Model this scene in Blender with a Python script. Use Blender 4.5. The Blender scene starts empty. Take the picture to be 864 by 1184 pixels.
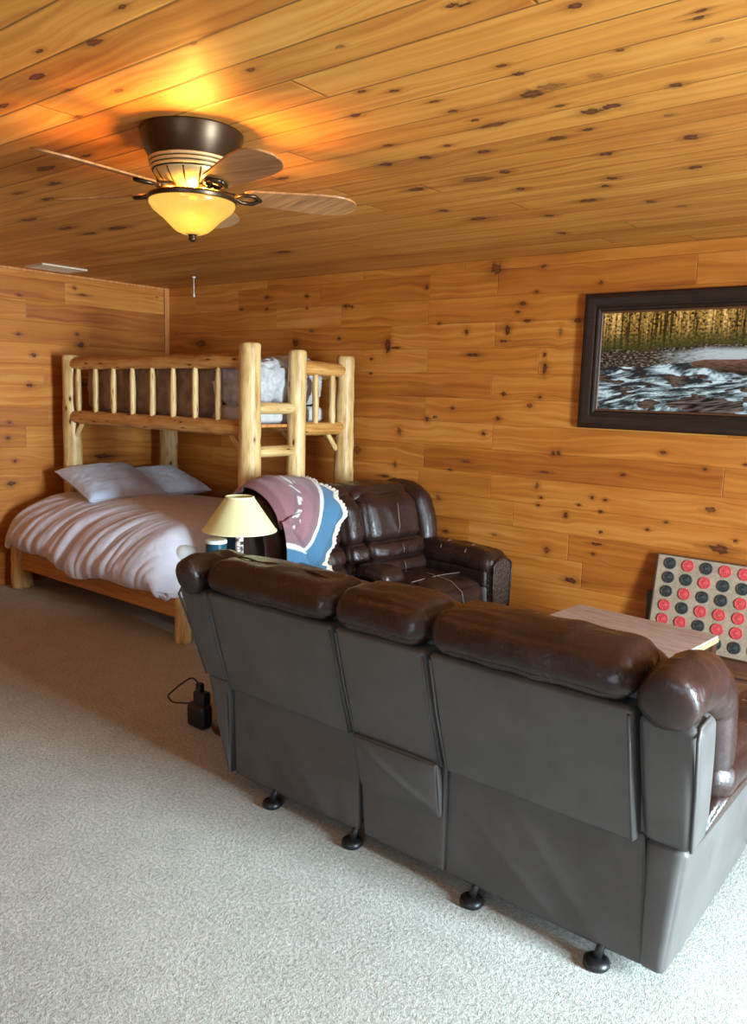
import bpy, math, random
import numpy as np
from mathutils import Vector, Matrix, noise
random.seed(7)
C = bpy.context.scene
COL = C.collection
PI = math.pi
XL, YB, ZC = -6.084, 4.546, 2.44          # left wall, back wall, ceiling
XR, YR = 2.3, -1.9                        # right wall, rear wall

# ------------------------------------------------------------------ materials
def srgb(r, g, b):
    f = lambda c: (c/255/12.92 if c/255 <= .04045 else ((c/255+.055)/1.055)**2.4)
    return (f(r), f(g), f(b), 1)

class NT:
    def __init__(s, name):
        s.m = bpy.data.materials.new(name); s.m.use_nodes = True
        s.t = s.m.node_tree; s.n = s.t.nodes; s.l = s.t.links
        s.b = s.n['Principled BSDF']
    def add(s, typ, ins=None, **kw):
        x = s.n.new(typ)
        for k, v in kw.items(): setattr(x, k, v)
        for k, v in (ins or {}).items(): s.set(x, k, v)
        return x
    def set(s, x, k, v):
        i = x.inputs[k]
        if isinstance(v, bpy.types.NodeSocket): s.l.new(v, i)
        elif isinstance(v, bpy.types.Node): s.l.new(v.outputs[0], i)
        else: i.default_value = v
    def math(s, op, a, b=None, c=None, clamp=False):
        x = s.add('ShaderNodeMath', operation=op, use_clamp=clamp)
        s.set(x, 0, a)
        if b is not None: s.set(x, 1, b)
        if c is not None: s.set(x, 2, c)
        return x.outputs[0]
    def vmath(s, op, a, b=None, scale=None):
        x = s.add('ShaderNodeVectorMath', operation=op)
        s.set(x, 0, a)
        if b is not None: s.set(x, 1, b)
        if scale is not None: s.set(x, 'Scale', scale)
        return x.outputs['Value'] if op in ('LENGTH', 'DOT_PRODUCT') else x.outputs[0]
    def sep(s, v):
        x = s.add('ShaderNodeSeparateXYZ', {0: v}); return x.outputs
    def comb(s, x=0., y=0., z=0.):
        n = s.add('ShaderNodeCombineXYZ', {0: x, 1: y, 2: z}); return n.outputs[0]
    def noise(s, vec, scale=5., detail=3., rough=.5, dist=0., out='Fac'):
        x = s.add('ShaderNodeTexNoise', {'Vector': vec, 'Scale': scale, 'Detail': detail, 'Roughness': rough, 'Distortion': dist})
        return x.outputs[out]
    def ramp(s, fac, stops, interp='LINEAR'):
        x = s.add('ShaderNodeValToRGB', {0: fac}); r = x.color_ramp; r.interpolation = interp
        while len(r.elements) < len(stops): r.elements.new(.5)
        for e, (p, c) in zip(r.elements, stops):
            e.position = p; e.color = c if len(c) == 4 else (*c, 1)
        return x.outputs[0]
    def mix(s, fac, a, b, blend='MIX'):
        x = s.add('ShaderNodeMix', data_type='RGBA', blend_type=blend)
        s.set(x, 0, fac); s.set(x, 6, a); s.set(x, 7, b)
        return x.outputs[2]
    def sstep(s, v, a, b, o0=0., o1=1.):
        x = s.add('ShaderNodeMapRange', {'Value': v, 'From Min': a, 'From Max': b, 'To Min': o0, 'To Max': o1}, interpolation_type='SMOOTHSTEP')
        return x.outputs[0]
    def attr(s, name, out='Vector'):
        return s.add('ShaderNodeAttribute', attribute_name=name).outputs[out]
    def obj(s): return s.add('ShaderNodeTexCoord').outputs['Object']
    def bump(s, h, strength=.3, dist=.01):
        x = s.add('ShaderNodeBump', {'Height': h, 'Strength': strength, 'Distance': dist}); s.set(s.b, 'Normal', x.outputs[0]); return x
    def fin(s, **kw):
        for k, v in kw.items(): s.set(s.b, k.replace('_', ' '), v)
        return s.m

def simple(name, col, rough=.5, **kw):
    t = NT(name)
    return t.fin(Base_Color=col, Roughness=rough, **kw)

def board_mat(name, light, mid, dark, groove=.0013, gdark=.28, rough=.38, knot_tint=(.05, .012, .004, 1), grain=1.0):
    """Knotty pine: per board tone, stretched grain that bends round each knot, thin grooves."""
    t = NT(name)
    br = t.sep(t.attr('brd')); kn = t.sep(t.attr('knt')); ex = t.sep(t.attr('ext'))
    u, v, tone = br; kx, ky, ks = kn; seed, ev, eu = ex
    r2 = t.math('ADD', t.math('MULTIPLY', kx, kx), t.math('MULTIPLY', ky, ky))
    r = t.math('SQRT', r2)
    fall = t.math('POWER', 2.7183, t.math('MULTIPLY', r2, -.16))
    vv = t.math('ADD', v, t.math('MULTIPLY', t.math('MULTIPLY', ky, fall), -.010))
    vec = t.comb(t.math('ADD', u, t.math('MULTIPLY', seed, 11.3)), t.math('MULTIPLY', vv, 1.), t.math('MULTIPLY', seed, 5.1))
    warp = t.noise(t.vmath('MULTIPLY', vec, (1.1, 3., 1.)), 1.6, 2., .5)
    v2 = t.math('ADD', vv, t.math('MULTIPLY', t.math('SUBTRACT', warp, .5), .13))
    g1 = t.noise(t.comb(t.math('MULTIPLY', u, .55), t.math('MULTIPLY', v2, 22.), t.math('MULTIPLY', seed, 7.7)), 1.5, 3., .55)
    g2 = t.noise(t.comb(t.math('MULTIPLY', u, 1.6), t.math('MULTIPLY', v2, 130.), seed), 1.6, 2., .6)
    g3 = t.noise(vec, 2.3, 2., .5)
    f = t.math('ADD', t.math('MULTIPLY', g1, .72), t.math('ADD', t.math('MULTIPLY', g2, .16), t.math('MULTIPLY', g3, .30)))
    f = t.math('ADD', t.math('MULTIPLY', t.math('SUBTRACT', f, .59), 1.25*grain), t.math('ADD', .5, t.math('MULTIPLY', tone, -1.)))
    col = t.ramp(f, [(.16, light), (.48, mid), (.82, dark)])
    # dark resin streaks on a few boards
    st = t.noise(t.comb(t.math('MULTIPLY', u, .45), t.math('MULTIPLY', v2, 30.), t.math('MULTIPLY', seed, 3.3)), 1.1, 2., .5)
    col = t.mix(t.sstep(st, .64, .80, 0., .45), col, tuple(c*.40 for c in dark[:3])+(1,))
    # knots
    nz = t.noise(t.comb(t.math('MULTIPLY', kx, .9), t.math('MULTIPLY', ky, .9), t.math('MULTIPLY', u, 9.)), 1.3, 3., .6)
    rr = t.math('ADD', r, t.math('MULTIPLY', t.math('SUBTRACT', nz, .5), 1.7))
    halo = t.sstep(rr, .9, 2.6, .38, 0.)
    col = t.mix(t.math('MULTIPLY', halo, ks), col, tuple(c*.55 for c in dark[:3])+(1,))
    # resin tail drawn out along the grain from each knot
    ty_ = t.math('POWER', 2.7183, t.math('MULTIPLY', t.math('MULTIPLY', ky, ky), -1.6))
    tx_ = t.math('POWER', 2.7183, t.math('MULTIPLY', t.math('MULTIPLY', kx, kx), -.10))
    tn = t.sstep(t.noise(t.comb(t.math('MULTIPLY', u, 3.), t.math('MULTIPLY', v, 60.), seed), 1.7, 2., .5), .42, .62)
    col = t.mix(t.math('MULTIPLY', t.math('MULTIPLY', t.math('MULTIPLY', tx_, ty_), tn), t.math('MULTIPLY', ks, .55)), col, tuple(c*.40 for c in dark[:3])+(1,))
    core = t.sstep(rr, .62, 1.0, 1., 0.)
    kc = t.mix(t.sstep(rr, .15, .75), tuple(min(1, c*3.2) for c in knot_tint[:3])+(1,), knot_tint)
    col = t.mix(t.math('MULTIPLY', core, ks), col, kc)
    # grooves
    e = t.math('MINIMUM', ev, eu)
    gr = t.sstep(e, groove*.4, groove*1.5, 1., 0.)
    col = t.mix(t.math('MULTIPLY', gr, gdark), col, (.045, .016, .006, 1))
    h = t.math('ADD', t.sstep(e, 0., groove*3, 0., 1.), t.math('MULTIPLY', g2, .04))
    h = t.math('SUBTRACT', h, t.math('MULTIPLY', core, .08))
    t.bump(h, .5, .004)
    ro = t.math('ADD', rough, t.math('MULTIPLY', g1, .12))
    return t.fin(Base_Color=col, Roughness=ro, Specular_IOR_Level=.42, Coat_Weight=.03, Coat_Roughness=.25)

M = {}
M['wall_pine'] = board_mat('knotty_pine_wall', srgb(214, 148, 72), srgb(188, 114, 42), srgb(144, 72, 20), grain=.85)
M['ceil_pine'] = board_mat('knotty_pine_ceiling', srgb(218, 158, 78), srgb(194, 126, 50), srgb(154, 84, 26), groove=.0034, gdark=.72, rough=.48, grain=.85)

def trim_mat():
    t = NT('pine_trim')
    p = t.obj(); g = t.noise(t.vmath('MULTIPLY', p, (22., 22., 1.2)), 2., 3., .6)
    col = t.ramp(g, [(.3, srgb(216, 150, 84)), (.7, srgb(170, 98, 44))])
    return t.fin(Base_Color=col, Roughness=.4)
M['trim'] = trim_mat()

def carpet_mat():
    t = NT('carpet_pile')
    p = t.obj()
    a = t.noise(p, 260., 2., .7); b = t.noise(p, 75., 3., .7); c = t.noise(p, 1.3, 3., .6); d = t.noise(p, 9., 3., .6)
    f = t.math('ADD', t.math('MULTIPLY', a, .40), t.math('ADD', t.math('MULTIPLY', b, .50), t.math('ADD', t.math('MULTIPLY', c, .12), t.math('MULTIPLY', d, .12))))
    col = t.ramp(f, [(.40, srgb(122, 122, 113)), (.58, srgb(176, 177, 168)), (.74, srgb(214, 216, 209))])
    t.bump(t.math('ADD', t.math('MULTIPLY', a, .5), b), .8, .006)
    return t.fin(Base_Color=col, Roughness=.95, Specular_IOR_Level=.1, Sheen_Weight=.15)
M['carpet'] = carpet_mat()

def leather(name, c1, c2, rough, spec=.5, wr=.25, coat=0.):
    t = NT(name)
    p = t.obj()
    cell = t.add('ShaderNodeTexVoronoi', {'Vector': p, 'Scale': 260.}, feature='DISTANCE_TO_EDGE').outputs['Distance']
    w = t.noise(p, 9., 4., .6, .6); w2 = t.noise(t.vmath('MULTIPLY', p, (1., 1., .4)), 26., 3., .55, .4)
    col = t.mix(t.sstep(t.noise(p, 5., 3., .6), .3, .7), c1, c2)
    h = t.math('ADD', t.math('MULTIPLY', t.sstep(cell, 0., .10), .05), t.math('ADD', t.math('MULTIPLY', w, .8), t.math('MULTIPLY', w2, .45)))
    t.bump(h, wr, .02)
    ro = t.math('ADD', rough-.06, t.math('MULTIPLY', w, .14))
    return t.fin(Base_Color=col, Roughness=ro, Specular_IOR_Level=spec, Coat_Weight=coat, Coat_Roughness=.2)
M['leather'] = leather('brown_leather', srgb(50, 31, 27), srgb(37, 23, 20), .25, .5, .30)
M['leather_back'] = leather('dark_vinyl_back', srgb(85, 82, 80), srgb(75, 72, 70), .42, .45, .10)
M['skirt'] = leather('dark_cloth_skirt', srgb(86, 83, 81), srgb(76, 73, 71), .52, .35, .16)
M['piping'] = simple('leather_piping', srgb(52, 34, 30), .35)
M['stitch'] = simple('pale_stitching', srgb(122, 98, 88), .5)
M['black_plastic'] = simple('black_plastic', srgb(20, 20, 22), .42)
M['black_metal'] = simple('black_metal', srgb(24, 22, 22), .38, Metallic=.6)

def nailhead_mat():
    t = NT('pebbled_arm_front')
    p = t.obj()
    v = t.add('ShaderNodeTexVoronoi', {'Vector': p, 'Scale': 95.}).outputs['Distance']
    s = t.sstep(v, .15, .45, 1., 0.)
    t.bump(s, .8, .004)
    return t.fin(Base_Color=t.mix(s, srgb(50, 38, 33), srgb(112, 98, 88)), Roughness=.38)
M['arm_front'] = nailhead_mat()

def log_mat(name='peeled_pine_log', c1=srgb(232, 204, 148), c2=srgb(208, 172, 110), c3=srgb(160, 112, 58)):
    t = NT(name)
    p = t.obj(); at = t.sep(t.attr('lg'))      # along, angle-x, angle-y
    vec = t.comb(t.math('MULTIPLY', at[0], 1.5), t.math('MULTIPLY', at[1], 1.3), t.math('MULTIPLY', at[2], 1.3))
    rnd = t.add('ShaderNodeObjectInfo').outputs['Random']
    vec = t.vmath('ADD', vec, t.comb(t.math('MULTIPLY', rnd, 31.), 0., 0.))
    a = t.noise(vec, 2.6, 4., .6, .3); b = t.noise(t.vmath('MULTIPLY', vec, (1., 5., 5.)), 2.4, 3., .6)
    f = t.math('ADD', t.math('MULTIPLY', a, .6), t.math('MULTIPLY', b, .4))
    col = t.ramp(f, [(.34, c1), (.50, c2), (.66, c3)])
    vo = t.add('ShaderNodeTexVoronoi', {'Vector': t.vmath('MULTIPLY', vec, (2.0, 1.15, 1.15)), 'Scale': 2.1}).outputs['Distance']
    k = t.sstep(vo, .085, .175, 1., 0.)
    col = t.mix(t.sstep(vo, .12, .34, .5, 0.), col, srgb(168, 106, 50))
    col = t.mix(k, col, srgb(66, 34, 16))
    t.bump(t.math('ADD', a, t.math('MULTIPLY', b, .3)), .35, .01)
    return t.fin(Base_Color=col, Roughness=.42, Specular_IOR_Level=.4)
M['log'] = log_mat()
M['rail'] = log_mat('amber_pine_rail', srgb(222, 172, 104), srgb(196, 138, 70), srgb(150, 90, 38))

def cloth(name, c1, c2, sc=14., bump=.4, rough=.9, fine=380.):
    t = NT(name)
    p = t.obj()
    a = t.noise(p, sc, 4., .6, .5); w = t.noise(p, fine, 2., .6)
    col = t.mix(t.sstep(a, .25, .75), c1, c2)
    t.bump(t.math('ADD', t.math('MULTIPLY', a, .9), t.math('MULTIPLY', w, .08)), bump, .02)
    return t.fin(Base_Color=col, Roughness=rough, Specular_IOR_Level=.15, Sheen_Weight=.2)
M['duvet'] = cloth('pale_duvet_cotton', srgb(226, 224, 234), srgb(210, 208, 220), 9., .35)
M['pillow'] = cloth('pale_blue_cotton', srgb(216, 226, 244), srgb(200, 212, 234), 12., .35)
M['mattress'] = cloth('white_mattress_ticking', srgb(206, 204, 200), srgb(190, 188, 184), 20., .2)
M['taupe_cloth'] = cloth('taupe_blanket', srgb(160, 138, 120), srgb(118, 98, 84), 8., .5)
M['grey_cloth'] = cloth('crumpled_grey_sheet', srgb(214, 212, 210), srgb(166, 164, 166), 10., .8)

# ------------------------------------------------------------------ mesh tools
def tag(o, label=None, cat=None, group=None, kind=None):
    if label: o['label'] = label
    if cat: o['category'] = cat
    if group: o['group'] = group
    if kind: o['kind'] = kind
    return o

def root(name, loc, label, cat, group=None, rz=0.):
    o = bpy.data.objects.new(name, None); COL.objects.link(o)
    o.location = loc; o.rotation_euler = (0, 0, rz); o.empty_display_size = .1
    return tag(o, label, cat, group)

def wmat(o):
    m = Matrix.Translation(o.location) @ o.rotation_euler.to_matrix().to_4x4()
    return wmat(o.parent) @ m if o.parent else m

class MB:
    """collects geometry for ONE mesh object"""
    def __init__(s): s.v = []; s.f = []; s.at = {}
    def put(s, vs, fs):
        o = len(s.v); s.v += [tuple(p) for p in vs]; s.f += [tuple(i+o for i in f) for f in fs]; return o
    def build(s, name, mat, parent=None, smooth=True, world=True, label=None, angle=None):
        me = bpy.data.meshes.new(name)
        vs = s.v
        if parent is not None and world:
            T = wmat(parent).inverted()
            vs = [tuple(T @ Vector(p)) for p in vs]
        me.from_pydata(vs, [], s.f); me.update()
        if smooth: me.shade_smooth()
        ob = bpy.data.objects.new(name, me); COL.objects.link(ob)
        if mat is not None: me.materials.append(mat)
        for k, d in s.at.items():
            a = me.attributes.new(k, 'FLOAT_VECTOR', 'CORNER' if len(d) != len(vs) else 'POINT'); a.data.foreach_set('vector', np.array(d, dtype=np.float32).ravel())
        if angle is not None:
            sharp(me, angle)
        if parent is not None: ob.parent = parent
        if label: ob['label'] = label
        return ob

def sharp(me, deg):
    import bmesh
    bm = bmesh.new(); bm.from_mesh(me); c = math.radians(deg)
    for e in bm.edges:
        if len(e.link_faces) == 2 and e.calc_face_angle(0) > c: e.smooth = False
    bm.to_mesh(me); bm.free()

def boxmb(mb, x0, y0, z0, x1, y1, z1, M4=None):
    vs = [Vector((x, y, z)) for x in (x0, x1) for y in (y0, y1) for z in (z0, z1)]
    if M4: vs = [M4 @ p for p in vs]
    mb.put(vs, [(0, 1, 3, 2), (4, 6, 7, 5), (0, 4, 5, 1), (2, 3, 7, 6), (0, 2, 6, 4), (1, 5, 7, 3)])
    return mb

def rbox(mb, size, r, fn, n=10, disp=None):
    """rounded box surface of given full size and edge radius; fn maps (x,y,z) local metres -> Vector.
    disp(p, nrm, q) -> outward offset, q in [-1,1]^3"""
    hx, hy, hz = [s/2 for s in size]; r = min(r, hx, hy, hz)
    def ticks(h):
        inner = h-r
        k = 4
        a = [-h+r*(1-math.cos(i/k*PI/2)) if False else -h + r*i/k for i in range(k)]
        m = max(2, int(n*h/max(hx, hy, hz)*2))
        b = [-inner+2*inner*i/m for i in range(m+1)] if inner > 1e-6 else [0.]
        c = [h - r*i/k for i in reversed(range(k))]
        return a+b+c
    T = [ticks(hx), ticks(hy), ticks(hz)]; H = (hx, hy, hz)
    idx = {}; vs = []; fs = []
    def vert(p):
        key = tuple(round(c, 6) for c in p)
        if key in idx: return idx[key]
        q = Vector([max(-h+r, min(h-r, c)) for c, h in zip(p, H)])
        d = Vector(p)-q
        if d.length > 1e-9: nr = d.normalized(); P = q+nr*r
        else: nr = Vector((0, 0, 0)); P = Vector(p)
        if disp:
            qq = Vector([c/h for c, h in zip(p, H)])
            P = P + nr*disp(P, nr, qq)
        idx[key] = len(vs); vs.append(fn(P)); return idx[key]
    for ax in range(3):
        a, b = [(1, 2), (2, 0), (0, 1)][ax]
        for sgn in (-1, 1):
            for i in range(len(T[a])-1):
                for j in range(len(T[b])-1):
                    q = []
                    for (ii, jj) in ((i, j), (i+1, j), (i+1, j+1), (i, j+1)):
                        p = [0, 0, 0]; p[ax] = sgn*H[ax]; p[a] = T[a][ii]; p[b] = T[b][jj]
                        q.append(vert(p))
                    if len(set(q)) < 3: continue
                    if sgn < 0: q = q[::-1]
                    fs.append(q)
    mb.put(vs, fs)
    return mb

def wob(p, s, seed=0.): return noise.noise(Vector(p)*s + Vector((seed, seed*1.7, -seed)))

def wrinkle(amp, sc, seed, stretch=(1, 1, 1)):
    def f(P, nr, q):
        v = Vector((P.x*stretch[0], P.y*stretch[1], P.z*stretch[2]))
        a = wob(v, sc, seed); b = wob(v, sc*2.3, seed+5)
        return amp*(1-abs(a)*3.0) + amp*.5*b
    return f

def hexpad(mb, c, r, n=10, puff=.0, wr=None, pf=(1, 1, 1)):
    """rounded, puffed block spanned by 8 corners c[(ix,iy,iz)] given as dict or list x-major"""
    if isinstance(c, list): c = {(i, j, k): Vector(c[i*4+j*2+k]) for i in (0, 1) for j in (0, 1) for k in (0, 1)}
    sx = (c[1, 0, 0]-c[0, 0, 0]).length; sy = (c[0, 1, 0]-c[0, 0, 0]).length; sz = (c[0, 0, 1]-c[0, 0, 0]).length
    def fn(P):
        u, v, w = P.x/sx+.5, P.y/sy+.5, P.z/sz+.5
        o = Vector((0, 0, 0))
        for i in (0, 1):
            for j in (0, 1):
                for k in (0, 1):
                    o += c[i, j, k]*((u if i else 1-u)*(v if j else 1-v)*(w if k else 1-w))
        return o
    def disp(P, nr, q):
        a = [1-min(1, abs(t))**3 for t in q]
        ax = max(range(3), key=lambda t: abs(nr[t]))
        o = [0, 1, 2]; o.remove(ax)
        d = puff*a[o[0]]*a[o[1]]*pf[ax]
        if wr: d += wr(P, nr, q)*(.25+.75*a[o[0]]*a[o[1]])
        return d
    return rbox(mb, (sx, sy, sz), r, fn, n, disp)

def box8(x0, x1, y0, y1, z0, z1, top=None):
    """corner list; top = (x0,x1,y0,y1) overrides at z1"""
    t = top or (x0, x1, y0, y1)
    c = []
    for i in (0, 1):
        for j in (0, 1):
            c.append(Vector(((x0, x1)[i], (y0, y1)[j], z0))); c.append(Vector(((t[0], t[1])[i], (t[2], t[3])[j], z1)))
    return c

def frames(pts):
    pts = [Vector(p) for p in pts]; out = []
    up = None
    for i, p in enumerate(pts):
        t = (pts[min(i+1, len(pts)-1)]-pts[max(i-1, 0)]).normalized()
        if up is None:
            a = Vector((0, 0, 1)) if abs(t.z) < .9 else Vector((1, 0, 0))
            up = (a - t*a.dot(t)).normalized()
        else:
            up = (up - t*up.dot(t)).normalized()
        out.append((p, t, up, t.cross(up)))
    return out

def tube(mb, pts, rad, seg=12, cap=True, wobf=None, lg=False):
    fr = frames(pts); o = len(mb.v); vs = []; at = []
    L = 0.
    for i, (p, t, a, b) in enumerate(fr):
        if i: L += (p-fr[i-1][0]).length
        r = rad[i] if isinstance(rad, (list, tuple)) else rad
        for k in range(seg):
            th = 2*PI*k/seg
            rr = r*(1+(wobf(L, th, i) if wobf else 0))
            vs.append(p+(a*math.cos(th)+b*math.sin(th))*rr); at.append((L, math.cos(th)*.35, math.sin(th)*.35))
    n = len(fr)
    fs = [(i*seg+k, i*seg+(k+1) % seg, (i+1)*seg+(k+1) % seg, (i+1)*seg+k) for i in range(n-1) for k in range(seg)]
    if cap:
        vs.append(fr[0][0]); vs.append(fr[-1][0]); at += [(0, 0, 0), (L, 0, 0)]
        for k in range(seg):
            fs.append((n*seg, (k+1) % seg, k)); fs.append((n*seg+1, (n-1)*seg+k, (n-1)*seg+(k+1) % seg))
    mb.put(vs, fs)
    if lg: mb.at.setdefault('lg', []).extend(at)
    return mb

def lerp(a, b, t): return Vector(a)*(1-t)+Vector(b)*t

def log(name, p0, p1, r0, r1, parent, seed=0, seg=18, bump=.07, taper_ends=0., bend=.006):
    """peeled log with chamfered ends, knobby surface"""
    p0, p1 = Vector(p0), Vector(p1); L = (p1-p0).length; n = max(8, int(L/.035))
    pts = []; rad = []
    side = Vector((math.sin(seed*3.1), math.cos(seed*1.7), .3))
    ts = [0, .012/L] + [i/n for i in range(1, n)] + [1-.012/L, 1]
    for t in ts:
        pts.append(lerp(p0, p1, t)+side*bend*noise.noise(Vector((t*L*3+seed*9, seed, 0))))
        r = r0*(1-t)+r1*t
        if taper_ends:
            e = min(t, 1-t)*L
            r *= 1-taper_ends*max(0, 1-e/.09)**1.6
        if t in (0, 1): r *= .86
        rad.append(r)
    def w(Lc, th, i):
        v = Vector((Lc*7+seed*13, math.cos(th)*1.1, math.sin(th)*1.1))
        a = noise.noise(v); b = noise.noise(v*2.1)
        return bump*a + bump*.9*max(0, b-.25)*2
    mb = MB(); tube(mb, pts, rad, seg, True, w, lg=True)
    return mb.build(name, M['rail' if 'rail' in name else 'log'], parent)

def lathe(mb, prof, c, seg=40, cap=False):
    """prof: list of (radius, z) ; c = centre"""
    o = []
    for r, z in prof:
        for k in range(seg):
            th = 2*PI*k/seg; o.append((c[0]+r*math.cos(th), c[1]+r*math.sin(th), c[2]+z))
    n = len(prof)
    fs = [(i*seg+k, i*seg+(k+1) % seg, (i+1)*seg+(k+1) % seg, (i+1)*seg+k) for i in range(n-1) for k in range(seg)]
    if cap:
        fs.append(tuple(reversed(range(seg)))); fs.append(tuple((n-1)*seg+k for k in range(seg)))
    mb.put(o, fs); return mb

def grid_surf(mb, nu, nv, fn, flip=False):
    vs = [fn(i/nu, j/nv) for i in range(nu+1) for j in range(nv+1)]
    fs = []
    for i in range(nu):
        for j in range(nv):
            q = (i*(nv+1)+j, (i+1)*(nv+1)+j, (i+1)*(nv+1)+j+1, i*(nv+1)+j+1)
            fs.append(q[::-1] if flip else q)
    mb.put(vs, fs); return mb

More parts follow.
